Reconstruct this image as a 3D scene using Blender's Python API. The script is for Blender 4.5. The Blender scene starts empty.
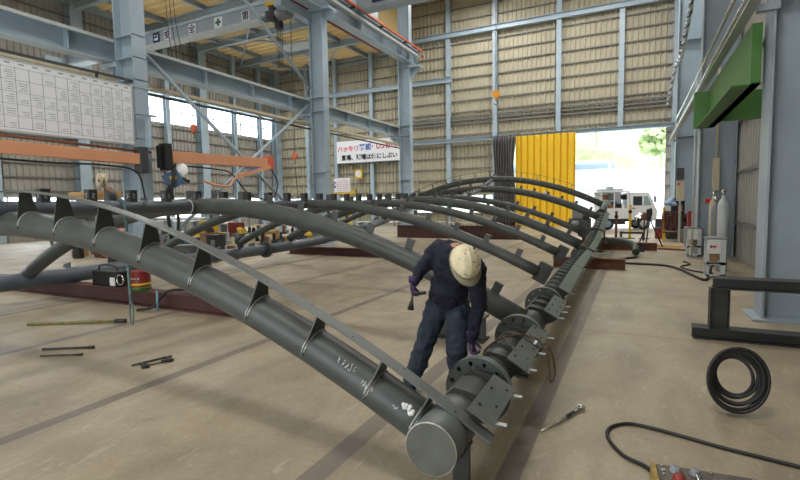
import bpy, bmesh, math, random
from mathutils import Vector, Matrix, Quaternion
random.seed(7)
sc = bpy.context.scene
COL = sc.collection
PI = math.pi
V = Vector

# ------------------------------------------------------------------ materials
def srgb(r, g, b):
    def c(v):
        v /= 255.0
        return v/12.92 if v <= .04045 else ((v+.055)/1.055)**2.4
    return (c(r), c(g), c(b), 1)
MATS = {}
def mat(name, rgb, rough=.6, metal=0.0, var=.12, scale=3.0, bump=0.0, bscale=40, spec=None, stretch=(1,1,1), detail=6):
    if name in MATS: return MATS[name]
    m = bpy.data.materials.new(name); m.use_nodes = True
    nt = m.node_tree; b = nt.nodes['Principled BSDF']
    b.inputs['Roughness'].default_value = rough; b.inputs['Metallic'].default_value = metal
    if spec is not None: b.inputs['Specular IOR Level'].default_value = spec
    tc = nt.nodes.new('ShaderNodeTexCoord'); mp = nt.nodes.new('ShaderNodeMapping')
    mp.inputs['Scale'].default_value = stretch
    nt.links.new(tc.outputs['Object'], mp.inputs['Vector'])
    base = srgb(*rgb)
    if var > 0:
        n = nt.nodes.new('ShaderNodeTexNoise'); n.inputs['Scale'].default_value = scale; n.inputs['Detail'].default_value = detail
        nt.links.new(mp.outputs['Vector'], n.inputs['Vector'])
        r = nt.nodes.new('ShaderNodeValToRGB')
        r.color_ramp.elements[0].position = .3; r.color_ramp.elements[1].position = .7
        r.color_ramp.elements[0].color = tuple(c*(1-var) for c in base[:3])+(1,)
        r.color_ramp.elements[1].color = tuple(min(1, c*(1+var)) for c in base[:3])+(1,)
        nt.links.new(n.outputs['Fac'], r.inputs['Fac']); nt.links.new(r.outputs['Color'], b.inputs['Base Color'])
    else:
        b.inputs['Base Color'].default_value = base
    if bump > 0:
        n2 = nt.nodes.new('ShaderNodeTexNoise'); n2.inputs['Scale'].default_value = bscale; n2.inputs['Detail'].default_value = 4
        nt.links.new(mp.outputs['Vector'], n2.inputs['Vector'])
        bp = nt.nodes.new('ShaderNodeBump'); bp.inputs['Strength'].default_value = bump; bp.inputs['Distance'].default_value = .01
        nt.links.new(n2.outputs['Fac'], bp.inputs['Height']); nt.links.new(bp.outputs['Normal'], b.inputs['Normal'])
    MATS[name] = m
    return m

pipe_m   = mat('dark grey primer', (68,72,69), .44, 0, .18, 5, .10, 25, .35)
pipe_l   = mat('light grey primer', (108,114,112), .42, 0, .12, 5)
plate_m  = mat('grey plate primer', (86,90,87), .45, 0, .14, 6)
cap_m    = mat('cap plate grey', (84,87,78), .6, 0, .22, 7)
dirty_m  = mat('dark mill steel', (50,50,48), .5, .2, .3, 8)
blue_p   = mat('blue grey primer', (84,92,100), .42, 0, .16, 4)
weld_m   = mat('weld bead', (178,176,166), .45, .3, .3, 40)
chalk_m  = mat('white chalk', (215,215,210), .9, 0, .1, 40)
col_m    = mat('pale blue steel paint', (158,175,186), .45, 0, .07, 1.5)
col2_m   = mat('grey blue steel paint', (146,158,166), .5, 0, .08, 1.5)
wall_m   = mat('beige corrugated sheet', (174,167,145), .7, 0, .10, .6)
side_m   = mat('taupe corrugated sheet', (160,157,149), .75, 0, .12, .6)
girt_m   = mat('grey girt steel', (112,112,107), .6, 0, .12, 2)
redbeam  = mat('red oxide primer', (80,50,45), .6, 0, .2, 5, .1, 30)
orange_m = mat('orange crane paint', (212,150,112), .5, 0, .06, 2)
orange_d = mat('deep orange paint', (206,92,54), .5, 0, .08, 2)
yellow_m = mat('yellow sheet paint', (228,184,30), .5, 0, .05, 1)
yel2_m   = mat('safety yellow paint', (220,180,40), .5, 0, .1, 3)
green_m  = mat('green machine paint', (70,118,52), .5, 0, .08, 3)
black_m  = mat('black rubber', (26,26,26), .55, 0, .2, 8)
white_m  = mat('white paint', (238,240,241), .5, 0, .04, 2)
paper_m  = mat('white paper', (226,228,232), .8, 0, .02, 4)
ink_m    = mat('grey ink', (150,153,160), .8, 0, 0)
blk_ink  = mat('black ink', (28,30,34), .7, 0, 0)
red_ink  = mat('red ink', (196,36,52), .7, 0, 0)
pink_ink = mat('faded red ink', (212,84,100), .7, 0, 0)
blu_ink  = mat('blue ink', (54,92,176), .7, 0, 0)
navy_m   = mat('navy blue', (24,36,84), .6, 0, 0)
grn_ink  = mat('green cross paint', (16,92,70), .6, 0, 0)
curt_m   = mat('dark grey curtain cloth', (92,88,90), .9, 0, .15, 3)
wood_m   = mat('pale timber', (196,160,104), .8, 0, .2, 6, stretch=(1,8,8))
card_m   = mat('cardboard brown', (150,120,84), .85, 0, .12, 5)
red_m    = mat('red enamel', (128,38,32), .5, 0, .15, 5)
chrome_m = mat('worn bright metal', (190,190,186), .25, .9, .1, 10)
dgrey_m  = mat('dark grey paint', (60,62,64), .6, 0, .15, 5)
mgrey_m  = mat('medium grey paint', (120,124,126), .6, 0, .1, 5)
lgrey_m  = mat('pale grey paint', (178,184,184), .55, 0, .08, 5)
teal_m   = mat('teal grey sling webbing', (86,110,110), .9, 0, .2, 20)
rust_m   = mat('rusty brown steel', (110,70,48), .7, .1, .3, 10)
sheetb_m = mat('blue grey tarpaulin', (150,176,204), .7, 0, .15, 2)
tyre_m   = mat('tyre rubber', (34,34,36), .8, 0, .1, 10)
glassd_m = mat('dark vehicle glass', (58,66,70), .1, 0, 0)
panelw_m = mat('worn panel steel', (92,84,76), .5, .3, .3, 18, .15, 60)
cream_m  = mat('beige enamel', (188,178,150), .6, 0, .1, 6)
ground_m = mat('pale outdoor concrete', (196,194,188), .9, 0, .06, .4)
outw_m   = mat('white outdoor cladding', (225,228,230), .8, 0, .04, .5)

def leaf_material():
    m = mat('bright hillside foliage', (164,182,132), .9, 0, .30, .9)
    return m
leaf_m = leaf_material()

def floor_material():
    m = bpy.data.materials.new('stained concrete floor'); m.use_nodes = True
    nt = m.node_tree; N = nt.nodes; L = nt.links; b = N['Principled BSDF']
    tc = N.new('ShaderNodeTexCoord')
    sep = N.new('ShaderNodeSeparateXYZ'); L.new(tc.outputs['Object'], sep.inputs[0])
    def noise(scale, detail=6, st=(1,1,1), dist=0):
        mp = N.new('ShaderNodeMapping'); mp.inputs['Scale'].default_value = st
        L.new(tc.outputs['Object'], mp.inputs['Vector'])
        n = N.new('ShaderNodeTexNoise'); n.inputs['Scale'].default_value = scale; n.inputs['Detail'].default_value = detail
        n.inputs['Distortion'].default_value = dist
        L.new(mp.outputs['Vector'], n.inputs['Vector']); return n
    def ramp(src, stops):
        r = N.new('ShaderNodeValToRGB'); L.new(src, r.inputs['Fac'])
        e = r.color_ramp.elements
        e[0].position, e[0].color = stops[0]; e[1].position, e[1].color = stops[-1]
        for p, c in stops[1:-1]:
            x = e.new(p); x.color = c
        return r.outputs['Color']
    def mix(t, f, a, c):
        x = N.new('ShaderNodeMixRGB'); x.blend_type = t
        if isinstance(f, float): x.inputs[0].default_value = f
        else: L.new(f, x.inputs[0])
        for i, s in ((1, a), (2, c)):
            if isinstance(s, tuple): x.inputs[i].default_value = s
            else: L.new(s, x.inputs[i])
        return x.outputs[0]
    base = ramp(noise(.55, 8).outputs['Fac'], [(.3, srgb(143,131,109)), (.7, srgb(168,155,131))])
    blot = ramp(noise(2.3, 8, (1.0, .45, 1), .8).outputs['Fac'], [(.3, (.70,.69,.68,1)), (.55, (1,1,1,1)), (.8, (1.12,1.12,1.1,1))])
    c = mix('MULTIPLY', .8, base, blot)
    fine = ramp(noise(26, 4).outputs['Fac'], [(.3, (.86,.86,.86,1)), (.7, (1.08,1.08,1.08,1))])
    c = mix('MULTIPLY', .8, c, fine)
    scr = ramp(noise(9, 3, (1, .25, 1), 2.5).outputs['Fac'], [(.62, (0,0,0,1)), (.70, (1,1,1,1))])
    c = mix('MIX', mix('MULTIPLY', 1.0, scr, (.28,.28,.28,1)), c, srgb(190,182,166))
    spot = ramp(noise(4.2, 2).outputs['Fac'], [(.70, (0,0,0,1)), (.78, (1,1,1,1))])
    c = mix('MIX', mix('MULTIPLY', 1.0, spot, (.4,.4,.4,1)), c, srgb(86,78,70))
    # steel strips let into the slab, and a darker band beside the header
    for xc, w in ((-9.1,.07), (-6.65,.07), (-4.15,.07), (-1.78,.085), (-.68,.07)):
        s = N.new('ShaderNodeMath'); s.operation = 'SUBTRACT'; L.new(sep.outputs[0], s.inputs[0]); s.inputs[1].default_value = xc
        a = N.new('ShaderNodeMath'); a.operation = 'ABSOLUTE'; L.new(s.outputs[0], a.inputs[0])
        l = N.new('ShaderNodeMath'); l.operation = 'LESS_THAN'; L.new(a.outputs[0], l.inputs[0]); l.inputs[1].default_value = w
        f = N.new('ShaderNodeMath'); f.operation = 'MULTIPLY'; L.new(l.outputs[0], f.inputs[0]); f.inputs[1].default_value = .82
        c = mix('MIX', f.outputs[0], c, srgb(104,94,86))
    # slab joints across the hall
    for yc in (6.6, 9.6, 12.6, 15.6):
        s = N.new('ShaderNodeMath'); s.operation = 'SUBTRACT'; L.new(sep.outputs[1], s.inputs[0]); s.inputs[1].default_value = yc
        a = N.new('ShaderNodeMath'); a.operation = 'ABSOLUTE'; L.new(s.outputs[0], a.inputs[0])
        l = N.new('ShaderNodeMath'); l.operation = 'LESS_THAN'; L.new(a.outputs[0], l.inputs[0]); l.inputs[1].default_value = .03
        f = N.new('ShaderNodeMath'); f.operation = 'MULTIPLY'; L.new(l.outputs[0], f.inputs[0]); f.inputs[1].default_value = .35
        c = mix('MIX', f.outputs[0], c, srgb(110,100,90))
    L.new(c, b.inputs['Base Color'])
    rr = ramp(noise(1.4, 6).outputs['Fac'], [(.3, (.42,.42,.42,1)), (.7, (.62,.62,.62,1))])
    L.new(rr, b.inputs['Roughness'])
    bp = N.new('ShaderNodeBump'); bp.inputs['Strength'].default_value = .15; bp.inputs['Distance'].default_value = .01
    L.new(noise(12, 5).outputs['Fac'], bp.inputs['Height']); L.new(bp.outputs['Normal'], b.inputs['Normal'])
    return m
floor_m = floor_material()

def roof_material():
    m = bpy.data.materials.new('translucent corrugated roofing'); m.use_nodes = True
    nt = m.node_tree; N = nt.nodes; L = nt.links
    for n in list(N):
        if n.type != 'OUTPUT_MATERIAL': N.remove(n)
    out = [n for n in N if n.type == 'OUTPUT_MATERIAL'][0]
    d = N.new('ShaderNodeBsdfDiffuse'); d.inputs['Color'].default_value = srgb(198,176,130)
    t = N.new('ShaderNodeBsdfTranslucent'); t.inputs['Color'].default_value = srgb(190,166,122)
    mx = N.new('ShaderNodeMixShader'); mx.inputs[0].default_value = .06
    L.new(d.outputs[0], mx.inputs[1]); L.new(t.outputs[0], mx.inputs[2]); L.new(mx.outputs[0], out.inputs['Surface'])
    return m
roof_m = roof_material()

def window_glass():
    m = bpy.data.materials.new('frosted window glass'); m.use_nodes = True
    nt = m.node_tree; N = nt.nodes; L = nt.links
    for n in list(N):
        if n.type != 'OUTPUT_MATERIAL': N.remove(n)
    out = [n for n in N if n.type == 'OUTPUT_MATERIAL'][0]
    t = N.new('ShaderNodeBsdfTranslucent'); t.inputs['Color'].default_value = (.95,.97,1,1)
    p = N.new('ShaderNodeBsdfTransparent'); p.inputs['Color'].default_value = (.9,.94,.95,1)
    mx = N.new('ShaderNodeMixShader'); mx.inputs[0].default_value = .5
    L.new(t.outputs[0], mx.inputs[1]); L.new(p.outputs[0], mx.inputs[2]); L.new(mx.outputs[0], out.inputs['Surface'])
    return m
wglass_m = window_glass()

# ------------------------------------------------------------------ mesh helpers
def frame(d, up=V((0,0,1))):
    d = V(d).normalized()
    s = d.cross(V(up))
    if s.length < 1e-4: s = d.cross(V((0,1,0)))
    s.normalize(); u = s.cross(d).normalized()
    return d, s, u
class MB:
    def __init__(self): self.bm = bmesh.new()
    def poly(self, vs, faces):
        vv = [self.bm.verts.new(v) for v in vs]
        for f in faces:
            try: self.bm.faces.new([vv[i] for i in f])
            except ValueError: pass
        return vv
    def box(self, c, s, rz=0, rot=None):
        R = rot if rot is not None else Matrix.Rotation(rz, 3, 'Z')
        c = V(c); vs = []
        for z in (-.5,.5):
            for x, y in ((-.5,-.5),(.5,-.5),(.5,.5),(-.5,.5)):
                vs.append(c + R @ V((x*s[0], y*s[1], z*s[2])))
        self.poly(vs, [(0,3,2,1),(4,5,6,7),(0,1,5,4),(1,2,6,5),(2,3,7,6),(3,0,4,7)]); return self
    def b2(self, lo, hi): return self.box([(a+b)/2 for a, b in zip(lo, hi)], [abs(b-a) for a, b in zip(lo, hi)])
    def prism(self, prof, p0, p1, up=V((0,0,1))):      # prof: list of (s,u) in the section plane
        p0, p1 = V(p0), V(p1); d, s, u = frame(p1-p0, up); n = len(prof)
        vs = [p + s*a + u*b for p in (p0, p1) for a, b in prof]
        self.poly(vs, [tuple(range(n))[::-1], tuple(range(n, 2*n))] + [(i, (i+1)%n, n+(i+1)%n, n+i) for i in range(n)]); return self
    def beam(self, p0, p1, w, h, up=V((0,0,1))):
        return self.prism([(-w/2,-h/2),(w/2,-h/2),(w/2,h/2),(-w/2,h/2)], p0, p1, up)
    def ibeam(self, p0, p1, w, h, tf=.02, tw=.015, up=V((0,0,1))):
        a, b, t = w/2, h/2, tw/2
        return self.prism([(-a,-b),(a,-b),(a,-b+tf),(t,-b+tf),(t,b-tf),(a,b-tf),(a,b),(-a,b),(-a,b-tf),(-t,b-tf),(-t,-b+tf),(-a,-b+tf)], p0, p1, up)
    def tube(self, pts, r, n=12, closed=False, cap=True, smooth=True):
        pts = [V(p) for p in pts]; m = len(pts); rs = r if isinstance(r, (list, tuple)) else [r]*m
        T = []
        for i in range(m):
            a = pts[(i-1) % m] if (i > 0 or closed) else pts[i]
            b = pts[(i+1) % m] if (i < m-1 or closed) else pts[i]
            T.append((b-a).normalized())
        ref = V((0,0,1)) if abs(T[0].z) < .9 else V((0,1,0))
        s = T[0].cross(ref).normalized(); rings = []
        for i in range(m):
            if i: 
                q = T[i-1].rotation_difference(T[i]); s = q @ s
            s = (s - T[i]*s.dot(T[i])).normalized(); u = s.cross(T[i])
            rings.append([self.bm.verts.new(pts[i] + (s*math.cos(2*PI*k/n) + u*math.sin(2*PI*k/n))*rs[i]) for k in range(n)])
        for i in range(m if closed else m-1):
            A, B = rings[i], rings[(i+1) % m]
            for k in range(n):
                f = self.bm.faces.new((A[k], B[k], B[(k+1)%n], A[(k+1)%n])); f.smooth = smooth
        if cap and not closed:
            self.bm.faces.new(rings[0]); self.bm.faces.new(rings[-1][::-1])
        return self
    def cyl(self, p0, p1, r, n=24, r2=None, cap=True):
        return self.tube([p0, p1], [r, r if r2 is None else r2], n, cap=cap)
    def lathe(self, c, prof, n=32, axis=V((0,0,1))):   # prof: (radius, height along axis)
        d, s, u = frame(axis, V((0,1,0)) if abs(V(axis).z) > .5 else V((0,0,1))); c = V(c); rings = []
        for r, h in prof:
            rings.append([self.bm.verts.new(c + d*h + (s*math.cos(2*PI*k/n)+u*math.sin(2*PI*k/n))*max(r,1e-4)) for k in range(n)])
        for A, B in zip(rings, rings[1:]):
            for k in range(n):
                f = self.bm.faces.new((A[k], A[(k+1)%n], B[(k+1)%n], B[k])); f.smooth = True
        self.bm.faces.new(rings[0][::-1]); self.bm.faces.new(rings[-1]); return self
    def sphere(self, c, r, sc_=(1,1,1), seg=16, rings=10):
        M = Matrix.Translation(V(c)) @ Matrix.Diagonal((r*sc_[0], r*sc_[1], r*sc_[2], 1))
        g = bmesh.ops.create_uvsphere(self.bm, u_segments=seg, v_segments=rings, radius=1, matrix=M)
        for v in g['verts']:
            for f in v.link_faces: f.smooth = True
        return self
    def plate(self, pts, t, n=None):                   # convex outline extruded by thickness t
        pts = [V(p) for p in pts]
        nn = (pts[1]-pts[0]).cross(pts[-1]-pts[0]).normalized() if n is None else V(n).normalized()
        k = len(pts); vs = [p - nn*t/2 for p in pts] + [p + nn*t/2 for p in pts]
        self.poly(vs, [tuple(range(k))[::-1], tuple(range(k, 2*k))] + [(i, (i+1)%k, k+(i+1)%k, k+i) for i in range(k)]); return self

def obj(name, mb, m, parent=None, loc=None, bevel=0, smooth_angle=None):
    bm = mb.bm if isinstance(mb, MB) else mb
    bmesh.ops.recalc_face_normals(bm, faces=bm.faces)
    me = bpy.data.meshes.new(name); bm.to_mesh(me); bm.free()
    o = bpy.data.objects.new(name, me); COL.objects.link(o)
    me.materials.append(m)
    if parent is not None: o.parent = parent
    if loc is not None: o.location = loc
    if bevel > 0:
        md = o.modifiers.new('bevel', 'BEVEL'); md.width = bevel; md.segments = 2; md.limit_method = 'ANGLE'
        md.use_clamp_overlap = True
    return o
def tag(o, label=None, cat=None, group=None, kind=None):
    if label: o['label'] = label
    if cat: o['category'] = cat
    if group: o['group'] = group
    if kind: o['kind'] = kind
    return o
def thing(name, label, cat, loc=(0,0,0), rz=0, group=None):
    o = bpy.data.objects.new(name, None); COL.objects.link(o); o.location = loc; o.rotation_euler = (0,0,rz)
    o.empty_display_size = .1
    return tag(o, label, cat, group)
def struct(name, mb, m, label, parent=None):
    o = obj(name, mb, m, parent)
    if parent is None: tag(o, label, 'structure', None, 'structure')
    return o
def sroot(name, label):
    o = thing(name, label, 'structure'); o['kind'] = 'structure'; return o
def local(o, p): return V(p) - o.location
def copy_tree(o, loc, rz=0, label=None, parent=None):
    c = o.copy(); COL.objects.link(c)
    if parent is None:
        c.location = loc; c.rotation_euler = (0,0,rz)
        if label: c['label'] = label
    else: c.parent = parent
    for ch in [x for x in COL.objects if x.parent == o]:
        copy_tree(ch, None, 0, None, c)
    return c
def text(name, s, size, m, parent, loc, rot, bold=0, depth=.002):
    cu = bpy.data.curves.new(name, 'FONT'); cu.body = s; cu.size = size; cu.align_x = 'LEFT'; cu.offset = bold; cu.extrude = depth
    cu.resolution_u = 2
    t = bpy.data.objects.new(name, cu); COL.objects.link(t)
    bpy.context.view_layer.update()
    dg = bpy.context.evaluated_depsgraph_get()
    me = bpy.data.meshes.new_from_object(t.evaluated_get(dg))
    bpy.data.objects.remove(t)
    me.materials.clear(); me.materials.append(m)
    o = bpy.data.objects.new(name, me); COL.objects.link(o); o.parent = parent; o.location = loc; o.rotation_euler = rot
    return o
def smooth_path(pts, n=8):                             # Catmull-Rom
    P = [V(p) for p in pts]; P = [P[0]*2-P[1]] + P + [P[-1]*2-P[-2]]; out = []
    for i in range(1, len(P)-2):
        for k in range(n):
            t = k/n; a, b, c, d = P[i-1], P[i], P[i+1], P[i+2]
            out.append(.5*((2*b) + (c-a)*t + (2*a-5*b+4*c-d)*t*t + (3*b-a-3*c+d)*t**3))
    out.append(P[-2]); return out

# ------------------------------------------------------------------ hall dimensions
XL, XM, XR = -28.2, -11.7, 2.6        # left wall, row of columns between the bays, right wall
YB, YW = -6.0, 33.1                   # near edge of the hall, far wall
XS = -15.2                            # step between the low and the high roof
XC = 1.47                             # right jamb of the doorway

# floor
struct('floor', MB().b2((XL, YB, -.3), (XR, YW, 0)), floor_m, 'stained beige concrete workshop floor with dark steel strips let in')

def corrugated(p0, p1, z0, z1, pitch=.3, depth=.075, flip=1):
    """vertical ribbed sheet from p0 to p1 (xy)"""
    mb = MB(); p0, p1 = V((p0[0],p0[1],0)), V((p1[0],p1[1],0)); d = (p1-p0); L = d.length; d.normalize(); nrm = V((-d.y, d.x, 0))*flip
    prof = []; x = 0.0
    while x < L:
        for fx, dz in ((0,0),(.62,0),(.72,1),(.9,1)):
            if x+fx*pitch <= L: prof.append((x+fx*pitch, dz*depth))
        x += pitch
    prof.append((L, 0))
    a = [mb.bm.verts.new(p0+d*x+nrm*y+V((0,0,z0))) for x, y in prof]
    b = [mb.bm.verts.new(p0+d*x+nrm*y+V((0,0,z1))) for x, y in prof]
    for i in range(len(prof)-1): mb.bm.faces.new((a[i], a[i+1], b[i+1], b[i]))
    # back skin
    o = nrm*(-.05)
    mb.poly([p0+o+V((0,0,z0)), p1+o+V((0,0,z0)), p1+o+V((0,0,z1)), p0+o+V((0,0,z1))], [(0,1,2,3)])
    return mb

# far wall : sheets leave the doorway free (x from -8.8 to XC, up to 6.1)
wf = sroot('wall_far', 'tall far end wall of beige ribbed sheet on blue steel posts and rails')
obj('wall_sheet', corrugated((XL, YW), (-8.8, YW), 2.2, 13.2, flip=-1), wall_m, wf)
obj('wall_sheet', corrugated((XL, YW), (-8.8, YW), 0, .9, flip=-1), wall_m, wf)
obj('wall_sheet', corrugated((-8.8, YW), (XC, YW), 6.1, 13.2, flip=-1), wall_m, wf)
obj('wall_sheet', corrugated((XS, YW), (XR, YW), 13.2, 17.2, flip=-1), wall_m, wf)
obj('wall_sheet', corrugated((XC, YW), (XR, YW), 0, 13.2, flip=-1), side_m, wf)
z = .9
while z < 16.8:
    if not 5.9 < z < 6.4 and not 13.0 < z < 13.7 and not 1 < z < 2.2:
        x0 = XL if z < 13 else XS; segs = [(x0, XR)] if z > 6 else [(x0, -8.8), (XC, XR)]
        for a, b in segs:
            obj('wall_rail', MB().b2((a, YW-.14, z-.035), (b, YW-.05, z+.035)), girt_m, wf)
    z += .79
for x in (-24.57,-21.78,-18.48,-15.98,-12.17,-8.82,-4.67,-1.01,1.9):
    z1 = 13.2 if x < XS-.1 else 17
    z0 = 6.1 if -8.8 < x < XC-.1 else 0
    obj('wall_post', MB().ibeam((x, YW-.26, z0), (x, YW-.26, z1), .3, .22, .02, .02, up=V((0,1,0))), col_m, wf)
obj('wall_beam', MB().ibeam((-16.2, YW-.35, 13.35), (XR, YW-.35, 13.35), .3, .36), col_m, wf)
obj('wall_beam', MB().ibeam((XL, YW-.35, 10.3), (-11.9, YW-.35, 10.3), .3, .36), col_m, wf)
obj('door_header_beam', MB().ibeam((-15.9, YW-.4, 6.02), (XR, YW-.4, 6.02), .3, .24), col_m, wf)
for z in (7.2, 7.45, 7.7):
    obj('door_track', MB().b2((-15.9, YW-.22, z-.05), (XR, YW-.1, z+.05)), girt_m, wf)

# left wall with its strip of windows
wl = sroot('wall_left', 'left side wall of taupe ribbed sheet below a strip of frosted windows')
WZ0, WZ1 = 7.15, 8.95
obj('wall_sheet', corrugated((XL, YB), (XL, YW), 2.3, WZ0, flip=-1), side_m, wl)
obj('wall_sheet', corrugated((XL, YB), (XL, YW), 0, .9, flip=-1), side_m, wl)
obj('wall_sheet', corrugated((XL, YB), (XL, YW), WZ1, 13.2, flip=-1), side_m, wl)
for i, z in enumerate([2.6+.72*k for k in range(7)]+[9.4,10.3,11.2,12.1]):
    obj('wall_rail', MB().b2((XL+.05, YB, z-.035), (XL+.15, YW, z+.035)), girt_m, wl)
for y in (4.1,8.3,12.4,16.5,19.3,22.08,24.95,28.0,30.76):
    big = y in (8.3,16.5,24.95)
    obj('wall_post', MB().ibeam((XL+.35, y, 0), (XL+.35, y, 13), .62 if big else .3, .5 if big else .3, .03, .02, up=V((1,0,0))), col_m, wl)
obj('wall_post', MB().ibeam((XL+.45, YW-.4, 0), (XL+.45, YW-.4, 13), .7, .5, .03, .02, up=V((1,0,0))), col_m, wl)
obj('wall_beam', MB().ibeam((XL+.3, YB, 9.1), (XL+.3, YW, 9.1), .3, .3), col_m, wl)
obj('wall_beam', MB().ibeam((XL+.3, YB, 12.9), (XL+.3, YW, 12.9), .3, .4), col_m, wl)
ys = [YB, 4.1, 8.3, 12.4, 16.5, 20.7, 24.95, 29.0, YW-.2]
for k, (a, b) in enumerate(zip(ys, ys[1:])):
    w = sroot('window_%d' % (k+1), 'frosted window band section high in the left side wall')
    obj('window_glass', MB().b2((XL-.02, a+.05, WZ0), (XL, b-.05, WZ1)), wglass_m, w)
    f = MB()
    for z in (WZ0+.04, (WZ0+WZ1)/2, WZ1-.04): f.b2((XL-.03, a, z-.035), (XL+.04, b, z+.035))
    n = max(1, round((b-a)/1.4))
    for i in range(n+1):
        y = a+(b-a)*i/n; f.b2((XL-.03, y-.03, WZ0), (XL+.04, y+.03, WZ1))
    obj('window_frame', f, lgrey_m, w)

def low_window(n, a, b, far):
    w = sroot('window_%d' % n, 'low frosted window strip near the floor of the %s wall' % ('far' if far else 'left side'))
    g, f = MB(), MB(); k = max(1, round((b-a)/1.6))
    if far: g.b2((a+.03,YW-.01,.9),(b-.03,YW+.01,2.2)); f.b2((a,YW-.05,.88),(b,YW+.03,.95)).b2((a,YW-.05,2.15),(b,YW+.03,2.24))
    else: g.b2((XL-.01,a+.03,.9),(XL+.01,b-.03,2.3)); f.b2((XL-.03,a,.88),(XL+.05,b,.95)).b2((XL-.03,a,2.25),(XL+.05,b,2.34))
    for i in range(k+1):
        q = a+(b-a)*i/k
        if far: f.b2((q-.03,YW-.05,.9),(q+.03,YW+.03,2.2))
        else: f.b2((XL-.03,q-.03,.9),(XL+.05,q+.03,2.3))
    obj('window_glass', g, wglass_m, w); obj('window_frame', f, lgrey_m, w)
for k, (a, b) in enumerate(((XL,-21.7),(-21.6,-15.2),(-15.1,-8.82))): low_window(20+k, a, b, True)
for k, (a, b) in enumerate(((YB,8.2),(8.3,20.6),(20.7,YW-.2))): low_window(30+k, a, b, False)
# right wall
wr = sroot('wall_right', 'right side wall of taupe ribbed sheet')
obj('wall_sheet', corrugated((XR, YB), (XR, YW), 0, 17.2, flip=1), side_m, wr)
for k in range(12):
    obj('wall_rail', MB().b2((XR-.14, YB, 1+k*1.4-.04), (XR-.05, YW, 1+k*1.4+.04)), girt_m, wr)
# sheet above the column row, closing the step between low and high roof
wu = sroot('wall_upper', 'ribbed sheet closing the step between the lower and the higher roof')
obj('wall_sheet', corrugated((XS, YB), (XS, YW), 13.2, 17.2, flip=1), roof_m, wu)

# wall behind the camera with a wide open gateway
wn = sroot('wall_near', 'near end wall of ribbed sheet around an open gateway')
obj('wall_sheet', corrugated((XL, YB), (-9, YB), 0, 13.2, flip=1), side_m, wn)
obj('wall_sheet', corrugated((-9, YB), (-1, YB), 5.2, 13.2, flip=1), side_m, wn)
obj('wall_sheet', corrugated((-1, YB), (XR, YB), 0, 13.2, flip=1), side_m, wn)
obj('wall_sheet', corrugated((XS, YB), (XR, YB), 13.2, 17.2, flip=1), side_m, wn)
# roofs
def ribbed_roof(x0, x1, z0, z1, pitch=.62, depth=.24):
    mb = MB(); y = YB-.2; A = []; B = []
    while y < YW+.2:
        for fy, dz in ((0,0),(.38,0),(.5,1),(.88,1)):
            A.append(mb.bm.verts.new((x0, y+fy*pitch, z0+dz*depth))); B.append(mb.bm.verts.new((x1, y+fy*pitch, z1+dz*depth)))
        y += pitch
    for i in range(len(A)-1): mb.bm.faces.new((A[i], A[i+1], B[i+1], B[i]))
    return mb
rf = sroot('ceiling', 'yellowish translucent ribbed roofing over the left bay with blue rafters and purlins')
obj('roof_sheet', ribbed_roof(XL, XS, 13.0, 13.25), roof_m, rf)
for k in range(10):
    y = -4.2+4.14*k
    obj('rafter', MB().ibeam((XL+.2, y, 12.62), (XS, y, 12.80), .26, .44), col_m, rf)
for x in (-25.8,-22.3,-18.8,-15.35):
    obj('purlin', MB().ibeam((x, YB, 12.92-.26*0+(x-XL)/16.2*.3-.12), (x, YW-.1, 12.92+(x-XL)/16.2*.3-.12), .2, .3), col2_m, rf)
for k in range(4):
    y = 8.3+8.28*k-4.14
    obj('roof_brace', MB().cyl((XL+.4, y, 12.5), (-18.8, y+8.2, 12.6), .06, 8), col_m, rf)
    obj('roof_brace', MB().cyl((-18.8, y, 12.6), (XL+.4, y+8.2, 12.5), .06, 8), col_m, rf)
rm = sroot('ceiling_high', 'translucent ribbed roofing over the main bay')
obj('roof_sheet', ribbed_roof(XS, XR, 17.2, 17.2), roof_m, rm)
for k in range(10):
    y = -4.2+4.14*k
    obj('rafter', MB().ibeam((XS, y, 16.7), (XR, y, 16.7), .26, .6), col_m, rm)

# outside
struct('ground_outside', MB().b2((-60, YW, -.32), (70, 150, -.02)), ground_m, 'bright concrete yard outside the open doorway')

# ------------------------------------------------------------------ columns
def column(name, x, y, z1, w, dpt, label, grp=None, brackets=(), m=col_m):
    t = thing(name, label, 'column', (x, y, 0), 0, grp)
    # flanges face +x / -x
    obj('shaft', MB().ibeam((0,0,0.02), (0,0,z1), dpt, w, .03, .02, up=V((1,0,0))), m, t)
    obj('base_plate', MB().b2((-w/2-.12, -dpt/2-.12, 0), (w/2+.12, dpt/2+.12, .03)), m, t)
    for z in brackets:
        obj('stiffener', MB().b2((-w/2, -dpt/2, z-.012), (w/2, dpt/2, z+.012)), m, t)
    return t
colA = column('steel_column', XM, 8.3, 16.4, .68, .38, 'big pale blue steel column left of the orange jib arm, behind the whiteboard', None, (5.45, 6.0, 4.9, 9.3))
colB = column('steel_column', XM, 16.5, 9.35, .66, .38, 'pale blue steel column under the crane girder, left of the red and black banner', None, (5.45, 6.0, 3.0, 1.5))
colC = column('steel_column', XM-.05, 24.8, 16.4, .66, .38, 'pale blue steel column where the high crane girder ends, right of the banner', None, (5.45, 6.0, 3.0, 9.2))
colD = column('steel_column', XM, -.0, 16.4, .68, .38, 'pale blue steel column nearest the camera in the row between the bays', None, (5.45, 6.0))
obj('cap_bracket', MB().b2((-.55,-.3,9.35-0),(.75,.3,9.45)).b2((.4,-.02,9.0),(.8,.02,9.35)), col_m, colB)
obj('cap_bracket', MB().b2((.4,-.3,9.1),(.95,.3,9.2)).plate([(.4,0,8.4),(.9,0,9.1),(.4,0,9.1)], .03), col_m, colC)
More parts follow.
